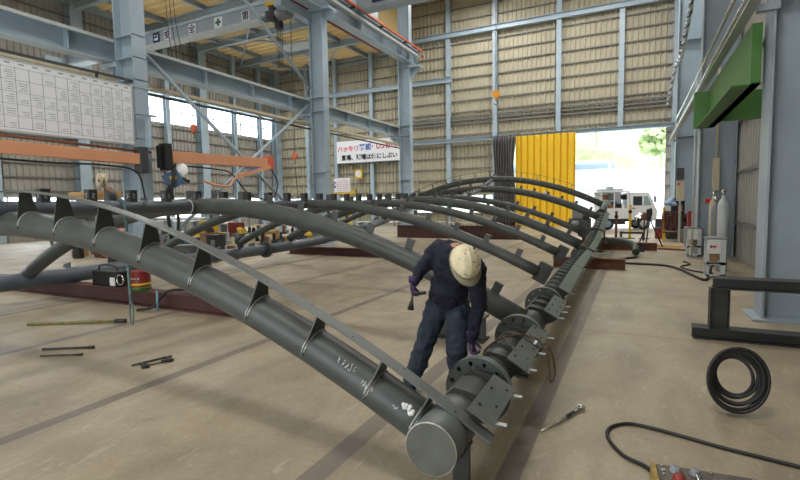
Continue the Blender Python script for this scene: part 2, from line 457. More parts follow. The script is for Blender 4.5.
for c in (colA, colB, colC, colD):
    obj('girder_bracket', MB().b2((-.95,-.18,5.3),(-.33,.18,5.42)).plate([(-.33,0,4.8),(-.33,0,5.3),(-.95,0,5.3)], .03), col_m, c)
# junction items on first column: small plate and cap
obj('ledge_plate', MB().b2((.42,-.3,4.0),(.6,.25,4.03)).b2((.42,-.02,3.2),(.62,.02,4.0)), col_m, colA)
# right hand row
for y, lab in ((24.8,'tall pale blue column at right, beside the doorway'), (16.5,'wide grey blue column at right behind the green beam'), (8.3,'grey blue column at right, nearest to the camera')):
    column('steel_column', 1.93 if y > 20 else 2.02, y, 16.4, .9, .5, lab, None, (4.4, 8.5), col_m if y > 20 else col2_m)

# ------------------------------------------------------------------ crane girders
def girder(label, x, y0, y1, zb, zt, w, name='crane_girder', stiff=2.06):
    t = thing(name, label, 'crane girder', (x, y0, zb))
    h = zt-zb
    obj('beam', MB().ibeam((0,0,h/2), (0,y1-y0,h/2), w, h, .03, .015), col_m, t)
    y = .6
    while y < y1-y0:
        obj('web_stiffener', MB().b2((-w/2+.02, y-.01, .03), (w/2-.02, y+.01, h-.03)), col_m, t); y += stiff
    obj('rail', MB().b2((-.04,0,h),(.04,y1-y0,h+.09)), col2_m, t)
    return t
g1 = girder('lower blue crane girder running along the left bay side of the columns', XM-.66, YB+.1, 25.3, 5.43, 5.97, .42)
obj('walkway_angle', MB().b2((.21, 0, .46), (.30, 31.3, .54)), lgrey_m, g1)
tr = thing('cable_tray', 'beige cable tray running below the lower blue crane girder', 'cable tray', (XM-.55, YB+.1, 4.95))
obj('tray', MB().b2((-.1,0,0),(.12,31.3,.09)), cream_m, tr)
obj('conduit', MB().cyl((.0,0,-.14),(.0,31.3,-.14),.035,8), dgrey_m, tr)
obj('tray_bracket', MB().b2((-.1,14.1,.09),(-.04,14.3,.48)).b2((-.1,22.4,.09),(-.04,22.6,.48)).b2((-.1,30.7,.09),(-.04,30.9,.48)), col_m, tr)
g2 = girder('high blue crane girder with orange conductor bars along the main bay', XM+.15, YB, 25.6, 9.4, 10.25, .5)
obj('conductor_bar', MB().b2((.42, 0, .78), (.50, 31.7, .86)), orange_d, g2)
obj('conductor_bar', MB().b2((-.46, 0, .02), (-.38, 28.5, .08)), red_m, g2)
for k in range(12):
    y = 1+2.6*k
    obj('bar_hanger', MB().b2((.24, y-.04, .70), (.5, y+.04, .78)), dgrey_m, g2)
obj('lower_flange_box', MB().b2((.28,0,.42),(.36,31.3,.6)).b2((.25,0,.40),(.46,31.3,.43)), lgrey_m, g2)
obj('end_lamp', MB().b2((.4,31.72,.5),(.5,31.8,.62)), red_m, g2)
g3 = girder('blue crane girder along the right wall above the green beam', 1.45, YB, 30.6, 13.9, 14.6, .42)
# sloped pipe-conduits running above the green arm
ct = thing('cable_tray', 'grey cable tray running along the right columns above the green beam', 'cable tray', (1.28, 4, 4.25))
obj('tray', MB().b2((-.02,0,0),(.12,20.5,.05)).b2((-.02,0,.05),(0,20.5,.16)), lgrey_m, ct)
for k in range(2): obj('conduit', MB().cyl((-.1-.09*k, 0, -.08+.10*k), (-.1-.09*k, 14, -.08+.10*k), .025, 8), chrome_m, ct)
obj('tray_bracket', MB().b2((.1,12.2,-.1),(.35,12.3,0)).b2((.1,4.0,-.1),(.35,4.1,0)).b2((.1,20.3,-.1),(.3,20.4,0)), col2_m, ct)

def brace(label, p0, p1, r=.07):
    return tag(obj('diagonal_brace', MB().cyl(p0, p1, r, 10), col_m), label, 'brace')
brace('pale diagonal brace falling from the big left column towards the next column foot', (XM-.2, 8.55, 6.0), (XM-.2, 16.25, .4), .06)
brace('thin diagonal brace rising to the middle column just under the lower girder', (XM-.36, 8.62, .2), (XM-.36, 16.2, 5.7), .05)
brace('thin pale diagonal brace above the lower girder, left of the middle column', (XM-.3, 8.55, 11.3), (XM-.3, 16.25, 6.4), .06)

# overhead travelling crane of the left bay with its safety lettering
YBR = 15.8
br = thing('overhead_crane_bridge', 'pale blue crane bridge with black safety characters and a green cross', 'crane bridge', (-12.35, YBR, 9.12))
obj('bridge_beam', MB().b2((-14.9,-.2,.12),(.35,.2,.62)), col2_m, br, bevel=.01)
obj('top_flange', MB().b2((-14.9,-.26,.62),(.35,.26,.70)), col_m, br)
obj('bottom_flange', MB().b2((-14.9,-.26,.04),(.35,.26,.12)), lgrey_m, br)
obj('end_carriage', MB().b2((.05,-1.2,-.05),(.4,1.2,.4)), col_m, br)
obj('end_carriage', MB().b2((-15.2,-1.2,-.05),(-14.85,1.2,.4)), col_m, br)
def sign_sq(ch, x, sz, m, bg, bx=0, by=0):
    s = obj('sign_plate', MB().b2((x-sz/2, -.225, .37-sz/2), (x+sz/2, -.205, .37+sz/2)), bg, br)
    if ch: text('character', ch, sz*.95, m, s, (x-sz*.47+bx, -.23, .37-sz*.36+by), (PI/2,0,0), .008)
    return s
sign_sq('安', -7.0, .42, blk_ink, paper_m); sign_sq('全', -5.4, .42, blk_ink, paper_m)
s = sign_sq('', -3.82, .44, grn_ink, paper_m)
obj('green_cross', MB().b2((-3.82-.15,-.235,.32),(-3.82+.15,-.224,.42)).b2((-3.82-.05,-.236,.22),(-3.82+.05,-.2235,.52)), grn_ink, s)
sign_sq('第', -2.28, .42, blk_ink, paper_m); sign_sq('一', -.78, .42, blk_ink, paper_m)
s = sign_sq('', -7.75, .44, navy_m, navy_m)
obj('logo_mark', MB().b2((-7.87,-.235,.24),(-7.63,-.224,.34)).b2((-7.67,-.235,.34),(-7.63,-.224,.48)).b2((-7.87,-.235,.42),(-7.78,-.224,.47)), paper_m, s)

ho = thing('electric_hoist', 'dark electric hoist hanging under the lettered crane bridge', 'hoist', (-12.75, YBR-.5, 8.95))
obj('rope_drum', MB().cyl((-.1,0,.12), (.62,0,.12), .24, 20), mgrey_m, ho)
obj('motor', MB().cyl((-.62,0,.15), (-.1,0,.15), .2, 20).cyl((-.72,0,.15),(-.62,0,.15), .15, 16), dgrey_m, ho)
obj('gearbox', MB().b2((-.2,-.26,-.14),(.06,.26,.42)), black_m, ho, bevel=.02)
obj('trolley', MB().b2((-.3,-.3,.42),(.35,.3,.52)).cyl((-.2,-.33,.5),(-.2,-.26,.5),.09,12).cyl((.25,-.33,.5),(.25,-.26,.5),.09,12), yel2_m, ho)
obj('hook_block', MB().b2((-.05,-.12,-.42),(.22,.12,-.16)), black_m, ho, bevel=.03)
for dx in (-.02,.06,.14,.22):
    obj('wire_rope', MB().cyl((dx,0,-.1),(dx,0,-1.9),.012,6), blk_ink, ho)

# main bay crane bridge
b2_ = thing('overhead_crane_bridge', 'grey blue crane bridge high over the main bay, cut by the top of the photo', 'crane bridge', (XM+.2, 19.2, 10.35))
obj('bridge_beam', MB().b2((.2,-.3,-.15),(13.3,.3,.75)), col2_m, b2_, bevel=.01)
obj('end_carriage', MB().b2((-.25,-1.3,-.02),(.25,1.6,.45)), col_m, b2_)
obj('travel_motor', MB().cyl((.1,-1.0,.55),(.1,-1.0,1.0),.16,16).b2((-.15,-1.5,.3),(.2,-.9,.5)), orange_d, b2_)
obj('nameplate', MB().b2((1.0,-.312,.02),(2.1,-.30,.2)), navy_m, b2_)

def hanging_hook(name, label, loc, top, scale=1, block=orange_d):
    t = thing(name, label, 'crane hook', loc)
    s = scale
    obj('wire_rope', MB().cyl((-.05*s,0,.1*s),(-.05*s,0,top),.011,6).cyl((.05*s,0,.1*s),(.05*s,0,top),.011,6), blk_ink, t)
    obj('hook_block', MB().cyl((0,-.09*s,0),(0,.09*s,0),.26*s,20).b2((-.13*s,-.08*s,-.35*s),(.13*s,.08*s,0)), block, t)
    pts = [(0,0,-.35*s),(0,0,-.5*s),(.09*s,0,-.6*s),(.07*s,0,-.74*s),(-.05*s,0,-.78*s),(-.13*s,0,-.68*s)]
    obj('hook', MB().tube(smooth_path(pts,4), .032*s, 8), dgrey_m, t)
    return t
hanging_hook('crane_hook', 'orange crane hook block on long wires left of the middle column', (-18.2, 15.8, 5.25), 3.8, .62)
hanging_hook('crane_hook', 'small orange hook block hanging in front of the far corner', (-17.4, 22, 4.45), 8.3, .6)
hanging_hook('crane_hook', 'yellow orange hook block hanging high before the middle of the far wall', (-6.66, 25, 7.25), 9.3, .72, mat('amber paint',(232,160,50),.5,0,.05,3))
t = thing('pendant_cable', 'black pendant cable hanging from the small orange hook', 'cable', (-17.4,22,1.6))
obj('cord', MB().tube(smooth_path([(0,0,2.2),(.05,0,1.4),(.12,0,.6),(.1,0,0)],5), .02, 6), black_m, t)
for i, x in enumerate((-19.0,-18.75,-18.5)):
    tag(obj('festoon_cable', MB().tube(smooth_path([(x,15.3,12.4),(x+.05,15.3,10),(x+.15+.1*i,15.4,8),(x+.2,15.4,6.6)],5), .014, 6), black_m),
        'thin black cable hanging in front of the lettered crane bridge', 'cable', 'thin cables before the crane bridge')

# ------------------------------------------------------------------ jib cranes on the first column
t = thing('jib_crane', 'long orange jib arm reaching right from the big left column', 'jib crane', (XM+.55, 8.72, 3.0))
obj('pivot_bracket', MB().b2((-.1,-.1,-.36),(.16,.10,.34)).b2((-.1,-.18,-.30),(.05,-.1,.28)), black_m, t, bevel=.01)
obj('arm', MB().prism([(-.12,-.15),(.12,-.15),(.12,.15),(-.12,.15)], (.05,.12,0), (-.05,3.9,.10)), orange_m, t, bevel=.01)
obj('arm_joint', MB().b2((-.15,3.85,-.12),(.08,4.15,.32)), orange_d, t, bevel=.01)
obj('lower_arm', MB().prism([(-.05,-.06),(.05,-.06),(.05,.06),(-.05,.06)], (.05,3.95,-.02), (.2,2.35,-.42)), orange_m, t)
obj('arm_sleeve', MB().prism([(-.055,-.02),(.055,-.02),(.055,.07),(-.055,.07)], (.09,3.4,-.14), (.13,2.9,-.28)), blu_ink, t)
obj('arm_loop', MB().tube(smooth_path([(.2,2.35,-.42),(.25,2.1,-.55),(.3,1.9,-.72),(.35,1.4,-.72),(.35,.9,-.62)],5), .035, 8), orange_m, t)
obj('hose', MB().tube(smooth_path([(.1,.2,-.2),(.2,.05,-.6),(.2,-.0,-1.0),(.2,.15,-1.6),(.15,.1,-2.3)],6), .04, 8), black_m, t)
obj('hose', MB().tube(smooth_path([(0,.2,-.2),(.1,1.6,-.24),(.1,2.2,-.35),(.1,2.9,-.95),(0,4.0,-1.1),(0,4.4,-.6),(0,4.1,-.1)],6), .022, 8), black_m, t)
fd = thing('wire_feeder', 'white wire feeder drum with blue grey side plate hanging under the orange arm', 'welding feeder', (-11.05, 8.85, 2.35))
obj('spool_cover', MB().lathe((0,.22,.32),[(.02,-.06),(.2,-.06),(.22,0),(.2,.06),(.02,.06)],24,V((1,-.4,.2))), white_m, fd)
obj('side_plate', MB().box((0,0,.06),(.06,.42,.42),rot=Matrix.Rotation(-.6,3,'Z')@Matrix.Rotation(.5,3,'X')), mat('slate blue plate',(70,96,124),.5,0,.05,4), fd, bevel=.01)
obj('side_label', MB().box((.035,-.02,.1),(.012,.16,.14),rot=Matrix.Rotation(-.6,3,'Z')@Matrix.Rotation(.5,3,'X')), yel2_m, fd)
obj('motor', MB().cyl((.02,.25,.1),(.02,.48,.02),.05,12), dgrey_m, fd)
obj('hanger', MB().cyl((0,.1,.3),(-.2,.2,.62),.02,8), dgrey_m, fd)
obj('torch_cable', MB().tube(smooth_path([(0,-.1,-.1),(-.05,-.25,-.5),(.0,-.2,-1.0),(0,-.15,-1.5)],5), .045, 8), black_m, fd)
t = thing('jib_crane', 'orange jib arm reaching left under the whiteboard', 'jib crane', (XM+.55, 8.02, 2.88))
obj('arm', MB().prism([(-.12,-.13),(.12,-.13),(.12,.13),(-.12,.13)], (0,-.1,-.0), (0,-4.2,.04)), orange_d if 0 else orange_m, t, bevel=.01)
obj('pivot_bracket', MB().b2((-.12,-.1,-.34),(.14,.12,.3)), dgrey_m, t, bevel=.01)
obj('top_tube', MB().cyl((0,.3,.2),(0,-4.2,.28),.03,8), rust_m, t)
obj('hose', MB().tube(smooth_path([(.05,-4,-.14),(.05,-3,-.2),(.05,-2,-.22),(.05,-1,-.2),(.05,-.2,-.3),(.05,0,-.8),(.08,.02,-1.6)],5), .022, 8), black_m, t)

# ------------------------------------------------------------------ whiteboard, banner, signs
wb = thing('whiteboard', 'white planning board with a grid of faint writing beside the big left column', 'whiteboard', (XM+.36, 8.0, 3.28))
obj('board', MB().b2((-.03,-4.6,0),(0,0,1.40)), paper_m, wb)
obj('board_edge', MB().b2((-.04,-4.6,-.03),(.012,0,0)).b2((-.04,0,-.03),(.012,.03,1.43)).b2((-.04,-4.6,1.4),(.012,.0,1.43)), lgrey_m, wb)
g = MB()
for k in range(19): g.b2((0,-.25*k-.005,.04),(.003,-.25*k+.005,1.28))
for k in range(6): g.b2((0,-4.55,.06+.24*k-.004),(.003,-.02,.06+.24*k+.004))
obj('grid_lines', g, ink_m, wb)
g = MB()
for c in range(18):
    for r in range(5):
        if random.random() < .8:
            for l in range(random.randint(2,4)):
                w = random.uniform(.08,.17); y0 = -.25*c-.04; z0 = .10+.24*r+.045*l
                g.b2((0.001,y0-w,z0),(.004,y0,z0+.012))
    g.b2((0.001,-.25*c-.18,1.33),(.004,-.25*c-.08,1.36))
obj('handwriting', g, ink_m, wb)
obj('hanging_bar', MB().b2((-.12,-4.6,1.55),(-.06,.3,1.60)).b2((-.12,-.8,1.35),(-.06,-.76,1.6)), dgrey_m, wb)
obj('bracket', MB().b2((-.2,0,.15),(0,.6,.2)).b2((-.2,0,1.42),(0,.55,1.46)), col_m, wb)

bn = thing('banner', 'long white banner with red, blue and black Japanese lettering on the far wall', 'banner', (-21.6, YW-.5, 4.9))
obj('cloth', MB().b2((0,0,0),(5.6,.04,1.72)), paper_m, bn)
obj('frame', MB().b2((-.04,-.02,-.06),(5.64,.05,0)).b2((-.04,-.02,1.72),(5.64,.05,1.76)), mgrey_m, bn)
text('lettering', 'ハッキリ', .50, pink_ink, bn, (.08,-.01,.92), (PI/2,0,0), .016)
text('lettering', '確認', .54, blu_ink, bn, (2.10,-.01,.95), (PI/2,0,0), .012)
text('lettering', '・し', .50, red_ink, bn, (3.02,-.01,.98), (PI/2,0,0), .016)
text('lettering', 'っかり', .56, red_ink, bn, (3.85,-.01,.98), (PI/2,0,0), .02)
text('lettering', '直場、現場は仲にしぶい', .455, blk_ink, bn, (.42,-.01,.24), (PI/2,0,0), .014)

t = thing('wall_clock', 'yellow square clock with a round white face on the far wall', 'clock', (-19.97, YW-.5, 3.65))
obj('case', MB().b2((0,0,0),(.66,.12,.68)), yel2_m, t, bevel=.02)
obj('face', MB().cyl((.33,-.015,.34),(.33,.01,.34),.25,28), paper_m, t)
obj('hands', MB().beam((.33,-.02,.34),(.45,-.02,.42),.03,.01).beam((.33,-.02,.34),(.28,-.02,.16),.02,.01), blk_ink, t)
t = thing('notice_board', 'white notice board with red dotted rows on a yellow rail stand', 'notice board', (-18.9, 28.1, 0))
obj('panel', MB().b2((0,0,2.5),(1.3,.05,3.45)), paper_m, t)
g = MB()
for r in range(6):
    for c in range(8): g.b2((.25+c*.12,-.012,2.6+r*.13),(.30+c*.12,0,2.64+r*.13))
obj('red_dots', g, pink_ink, t)
obj('blue_note', MB().b2((-.02,-.015,2.8),(.12,0,2.95)).b2((-.02,-.015,3.1),(.14,0,3.2)), blu_ink, t)
obj('rail_stand', MB().b2((-.2,0,2.36),(1.8,.1,2.46)).b2((0,0.0,0),(.1,.1,2.4)).b2((1.2,0,0),(1.3,.1,2.4)).b2((1.7,0,1.6),(1.8,.1,2.6)).b2((1.3,0,2.5),(1.8,.1,2.6)), yel2_m, t)

# curtain and yellow door
cu = MB(); N = 90; rows = 14
grid = []
for r in range(rows+1):
    z = 6.0*r/rows; row = []
    for i in range(N+1):
        u = i/N; sq = 1-.10*math.sin(PI*min(1,(6-z)/5))
        x = -8.05+(u-.5)*1.5*sq+.03*math.sin(z*2+u*9)
        y = YW-.75+.13*math.sin(u*2*PI*8+.5*math.sin(z*1.1))+.05*math.sin(u*2*PI*17+z)
        row.append(cu.bm.verts.new((x,y,z+.02)))
    grid.append(row)
for r in range(rows):
    for i in range(N):
        f = cu.bm.faces.new((grid[r][i],grid[r][i+1],grid[r+1][i+1],grid[r+1][i])); f.smooth = True
o = tag(obj('curtain', cu, curt_m), 'gathered dark grey curtain hanging left of the yellow door', 'curtain')
md = o.modifiers.new('thickness','SOLIDIFY'); md.thickness = .01

d = sroot('door_1', 'tall yellow folding door leaf of vertical boards standing open')
mb = MB(); x = -7.33
while x < -3.9:
    mb.poly([(x,YW-.62,0),(x+.30,YW-.62,0),(x+.36,YW-.50,0),(x+.42,YW-.62,0),(x,YW-.62,5.98),(x+.30,YW-.62,5.98),(x+.36,YW-.50,5.98),(x+.42,YW-.62,5.98)],
            [(0,1,5,4),(1,2,6,5),(2,3,7,6)]); x += .42
obj('door_boards', mb, yellow_m, d)
obj('door_backing', MB().b2((-7.33,YW-.5,.02),(-3.72,YW-.44,5.98)), yellow_m, d)
obj('door_handle', MB().b2((-5.45,YW-.68,1.9),(-5.3,YW-.62,2.3)), lgrey_m, d)

# ------------------------------------------------------------------ the pipe vault
XCR = -5.35
def interp(tab, y):
    if y <= tab[0][0]: return tab[0][1]
    for (a,b),(c,e) in zip(tab, tab[1:]):
        if y <= c: return b+(e-b)*(y-a)/(c-a)
    return tab[-1][1]
HX = [(2.2,-.925),(5.6,-.98),(7.05,-1.05),(9.5,-1.12),(21,-1.15)]
HZ = [(2.2,.435),(4,.42),(11,.42),(12.35,.44),(13.68,.5),(16.03,.72),(17.76,.95),(19.24,1.2),(20.36,1.45),(21,1.58)]
CR = [(2.45,1.70),(4.67,1.72),(9.5,1.72),(11.7,1.76),(13.5,1.84),(16,1.9),(17.76,2.17),(19.45,2.6),(20.3,2.8)]
RH = .139
def hx(y): return interp(HX, y)
def hz(y): return interp(HZ, y)
def arch_z(x, c): return c-.0615*(x-XCR)**2
def hpath(y0, y1, left=False, n=6):
    ys = [y0+(y1-y0)*i/n for i in range(n+1)]
    return [((2*XCR-hx(y)) if left else hx(y), y, hz(y)) for y in ys]

hd = thing('header_pipe', 'thick dark grey flanged pipe on the floor along the right foot of the arches', 'steel pipe', (0,0,0))
segs = [(2.2,3.06),(3.14,4.41),(4.49,5.96),(6.04,11.70),(11.78,15.4),(15.48,18.9),(18.98,20.9)]
for i, (a, b) in enumerate(segs):
    n = max(2, int((b-a)*1.5)); pts = hpath(a, b, n=n)
    obj('pipe_section', MB().tube(pts, RH, 36), pipe_m if i else plate_m, hd)
def flange(par, c, axis, R=.225, t=.028, holes=12, m=pipe_m):
    d, s, u = frame(axis); fl = MB(); c = V(c)
    # ring with real bolt holes: build by sectors
    n = holes; segn = 8; bm = fl.bm
    ri = RH*.98; rm = (R+RH)/2+.004; rh = .017
    for sgn in (-1, 1):
        off = d*(t/2*sgn)
        for k in range(n):
            a0 = 2*PI*k/n; a1 = 2*PI*(k+1)/n; am = (a0+a1)/2
            hc = V((math.cos(am)*rm, math.sin(am)*rm))
            outer = []
            # boundary of sector, counter clockwise starting at the inner a0 corner
            B = [V((math.cos(a0)*ri, math.sin(a0)*ri)), V((math.cos(a0)*R, math.sin(a0)*R)), V((math.cos(am)*R, math.sin(am)*R)), V((math.cos(a1)*R, math.sin(a1)*R)), V((math.cos(a1)*ri, math.sin(a1)*ri)), V((math.cos(am)*ri, math.sin(am)*ri))]
            H = [hc+V((math.cos(math.atan2((b-hc).y,(b-hc).x)), math.sin(math.atan2((b-hc).y,(b-hc).x))))*rh for b in B]
            P3 = lambda q: c+off+s*q.x+u*q.y
            vb = [bm.verts.new(P3(q)) for q in B]; vh = [bm.verts.new(P3(q)) for q in H]
            for i in range(6):
                j = (i+1) % 6; bm.faces.new((vb[i], vb[j], vh[j], vh[i]))
    bmesh.ops.remove_doubles(bm, verts=bm.verts, dist=1e-5)
    o = obj('flange', fl, m, par)
    rim = MB(); NN = 48
    A = [rim.bm.verts.new(c-d*t/2+(s*math.cos(2*PI*k/NN)+u*math.sin(2*PI*k/NN))*R) for k in range(NN)]
    Bv = [rim.bm.verts.new(c+d*t/2+(s*math.cos(2*PI*k/NN)+u*math.sin(2*PI*k/NN))*R) for k in range(NN)]
    for k in range(NN):
        f = rim.bm.faces.new((A[k], A[(k+1)%NN], Bv[(k+1)%NN], Bv[k])); f.smooth = True
    # dark core seen through the holes
    obj('rim', rim, pipe_l, o)
    return o
for y in (3.06, 3.14, 4.41, 4.49, 5.96, 6.04, 11.70, 11.78, 15.4, 15.48, 18.9, 18.98):
    if y in (3.14,4.49,6.04,11.78,15.48,18.98): y -= .045
    axis = V(((hx(y+.1)-hx(y-.1)), .2, hz(y+.1)-hz(y-.1)))
    flange(hd, (hx(y), y, hz(y)), axis)
obj('end_cap', MB().cyl((hx(2.2),2.185,.435),(hx(2.2),2.2,.435),RH*.985,40), cap_m, hd)
def ring(c, axis, R, r, m, par, name='weld_bead', n=40, a0=0, a1=2*PI):
    d, s, u = frame(axis); pts = [V(c)+(s*math.cos(a0+(a1-a0)*k/n)+u*math.sin(a0+(a1-a0)*k/n))*R for k in range(n if abs(a1-a0-2*PI)<1e-6 else n+1)]
    return obj(name, MB().tube(pts, r, 6, closed=abs(a1-a0-2*PI)<1e-6), m, par)
ring((hx(2.2),2.192,.435),(0,1,0),RH,.004,weld_m,hd)
ring((hx(2.4),2.37,.42),(0,1,0),RH+.002,.006,pipe_m,hd)
ring((hx(2.9),2.88,.42),(0,1,0),RH+.002,.004,weld_m,hd,n=16,a0=-.2,a1=1.5)
obj('seam_line', MB().b2((-.955,2.45,.552),(-.949,3.0,.5555)), pipe_l, hd)
# slanted gutter plates with gussets and tabs along the right side of the header
def plate_seg(y0, y1, gus, tabs):
    xa, xb = .13, .27; za, zb = .155, .075
    def P(y, dx, dz): return V((hx(y)+dx, y, hz(y)+dz))
    n = max(1, int((y1-y0)/1.2)); mb = MB()
    for k in range(n):
        a = y0+(y1-y0)*k/n; b = y0+(y1-y0)*(k+1)/n
        mb.plate([P(a,xa,za),P(a,xb,zb),P(b,xb,zb),P(b,xa,za)], .009)
    p = obj('slanted_plate', mb, plate_m, hd)
    hb = MB(); y = y0+.12
    while y < min(y1, 6.5)-.05:
        c = P(y,.165,.137+.0)+V((0,0,.003)); hb.cyl(c, c+V((.004,0,.006)), .008, 8)
        c = P(y+.1,.235,.098); hb.cyl(c, c+V((.004,0,.006)), .008, 8); y += .26
    if len(hb.bm.verts): obj('bolt_holes', hb, blk_ink, p)
    else: hb.bm.free()
    y = y0+(.22 if y0 < 3 else .05)
    while y < y1:
        obj('gusset', MB().plate([P(y,-.07,RH*.9),P(y,-.02,RH+.035),P(y,xa+.01,za-.006),P(y,xb-.02,zb-.006),P(y,.115,-.03)], .008, (0,1,0)), dirty_m if y < 6 else pipe_m, hd); y += gus
    y = y0+.09
    while y < y1:
        q = P(y, xb, zb)
        obj('tab', MB().box(q+V((.02,0,-.012)),(.07,.026,.007)), lgrey_m if y < 6 else pipe_l, hd); y += tabs
plate_seg(2.40,2.98,.34,.42); plate_seg(3.34,3.90,.26,.42); plate_seg(3.94,4.39,.2,.3); plate_seg(5.02,5.9,.3,.3); plate_seg(6.42,8.9,.36,.34); plate_seg(8.94,11.6,.36,.4)
plate_seg(11.9,15.3,.4,.5); plate_seg(15.6,18.8,.5,.6)
# big cover gussets seen beside the flanges
# number marks in chalk
obj('chalk_mark', MB().tube([(-.75,2.52,.53),(-.73,2.56,.525),(-.71,2.53,.515),(-.70,2.60,.51),(-.73,2.63,.522)], .004, 5), chalk_m, hd)

def clip_mb(mb, p, tx, big=1.0):
    """upright clip on a pipe at p: square plate along the pipe with a small turned lip on top"""
    tx = V(tx).normalized(); nrm = V((0,1,0)).cross(tx)
    if nrm.z < 0: nrm = -nrm
    w, h = .045*big, .095*big; s = V((0,1,0)); p = V(p)
    mb.plate([p-tx*w-nrm*.03, p+tx*w-nrm*.03, p+tx*w+nrm*h, p-tx*w+nrm*h], .010, s)
    q = p+nrm*h
    mb.plate([q-tx*w, q+tx*w, q+tx*w+s*.05*big, q-tx*w+s*.05*big], .008, nrm)
    return mb
def arch(label, y, c, r, m=pipe_m, x0=None, x1=None, clips=True, endplate=False, group=None, dx=-.47, fins=False, lend=True, cm=None):
    t = thing('arch_pipe', label, 'steel arch pipe', (0,0,0), 0, group)
    xr = hx(y)-.02 if x1 is None else x1; xl = 2*XCR-hx(y)+.02 if x0 is None else x0
    n = 40; pts = []
    for i in range(n+1):
        x = xr+(xl-xr)*i/n; zz = arch_z(x, c)
        pts.append((x, y, zz))
    obj('pipe', MB().tube(pts, r, 28), m, t)
    if clips and not fins:
        x = xr-.32; k = 0
        while x > xl+.3:
            if abs(x-XCR) > .15:
                sl = -.123*(x-XCR); tx = V((1,0,sl)).normalized(); nn = V((-sl,0,1)).normalized()
                p = V((x,y,arch_z(x,c)))+nn*r
                if x > XCR-3.8: obj('clip', clip_mb(MB(), p, -tx, 1.0 if r > .1 else .95), cm or pipe_m, t)
            x += dx; k += 1
    if endplate:
        for xx, sg in ((xr, 1), (xl, -1)):
            sl = -.123*(xx-XCR); tx = V((1,0,sl)).normalized()*sg; nn = V((-sl,0,1)).normalized(); p = V((xx,y,arch_z(xx,c)))
            s = V((0,1,0))
            obj('end_plate', MB().plate([p-tx*.03-nn*.13,p+tx*.16-nn*.13,p+tx*.16+nn*.15,p-tx*.03+nn*.15], .02, s), dirty_m, t)
            obj('end_lip', MB().plate([p+tx*.16-nn*.13+s*.0,p+tx*.16-nn*.13+s*.09,p+tx*.16+nn*.15+s*.09,p+tx*.16+nn*.15], .012, tx).plate([p-tx*.03+nn*.15,p+tx*.16+nn*.15,p+tx*.16+nn*.15+s*.09,p-tx*.03+nn*.15+s*.09], .012, nn), dirty_m, t)
    return t
a1 = arch('nearest arch pipe, big dark grey tube rising left under a curved flat bar', 2.45, 1.56, .118, fins=True)
a2 = arch('second arch pipe, thick dark grey tube passing behind the worker', 4.67, 1.70, .112)
arch('third arch pipe, slim tube ending in a square plate near the header', 7.05, 1.70, .082, x1=-1.27, x0=2*XCR+1.27, endplate=True)
arch('fourth arch pipe, slim tube behind the worker ending in a plate', 9.48, 1.70, .082, x1=-1.34, x0=2*XCR+1.34, endplate=True)
arch('fifth arch pipe, thick tube in the middle of the row', 11.7, 1.75, .115)
arch('sixth arch pipe, slim tube before the yellow door', 13.7, 1.84, .082, x1=-1.34, x0=2*XCR+1.34, endplate=True)
arch('seventh arch pipe, thick tube crossing the yellow door', 17.76, 2.17, .125)
a8 = arch('farthest and highest arch pipe, crossing the yellow door with a thin bar above', 19.45, 2.60, .115, fins=True)

def fins_and_bar(par, y, c, r=.118, xs=(), m=plate_m, xend=-.66, cb=1.863, kb=.0645, hw=.045):
    def bar(x): return V((x, y-.05, cb-kb*(x-XCR)**2))
    for x in xs:
        sl = -.123*(x-XCR); tx = V((1,0,sl)).normalized(); nn = V((-sl,0,1)).normalized(); s = V((0,1,0)); p = V((x,y,arch_z(x,c)))
        off = .2
        for _ in range(12):
            q = p+nn*off; off += (bar(q.x).z-q.z)*.7
        off -= .008
        pts = [p-s*(r+.012)-nn*.03, p+s*.05+nn*r*.86, p-s*.005+nn*off, p-s*.095+nn*off]
        f = obj('fin', MB().plate(pts, .010, tx), pipe_m, par)
        for q in (.009,-.009):
            wp = [p+tx*q+s*math.cos(a)*(r+.003)+nn*math.sin(a)*(r+.003) for a in [PI*.36+PI*.66*k/14 for k in range(15)]]
            obj('weld_bead', MB().tube(wp, .0045, 6), weld_m, f)
    mb = MB(); n = 44; x0, x1 = 2*XCR-xend, xend; A = []
    for i in range(n+1):
        x = x0+(x1-x0)*i/n; sl = -2*kb*(x-XCR); nn = V((-sl,0,1)).normalized(); p = bar(x)
        A.append([mb.bm.verts.new(p+V((0,b*hw,0))+nn*q) for b, q in ((-1,-.006),(1,-.006),(1,.006),(-1,.006))])
    for a, b in zip(A, A[1:]):
        for k in range(4): mb.bm.faces.new((a[k],a[(k+1)%4],b[(k+1)%4],b[k]))
    mb.bm.faces.new(A[0][::-1]); mb.bm.faces.new(A[-1])
    fb = obj('flat_bar', mb, m, par)
    h = MB()
    for i in range(22):
        x = xend-.2-.32*i; p = bar(x)+V((0,.02 if i%2 else -.02,.0)); sl = -2*kb*(x-XCR); nn = V((-sl,0,1)).normalized()
        h.cyl(p+nn*.004, p+nn*.008, .006, 8)
    obj('bolt_holes', h, blk_ink, fb)
fins_and_bar(a1, 2.45, 1.56, xs=(-1.10,-1.39,-1.83,-2.28,-2.80,-3.33,-3.86,-4.4,-4.95,-5.5,-6.1,-6.7,-7.3), xend=-.66)
fins_and_bar(a8, 19.45, 2.60, r=.115, xs=[-1.7-.62*k for k in range(12)], m=pipe_m, xend=-1.0, cb=2.92, kb=.0640)
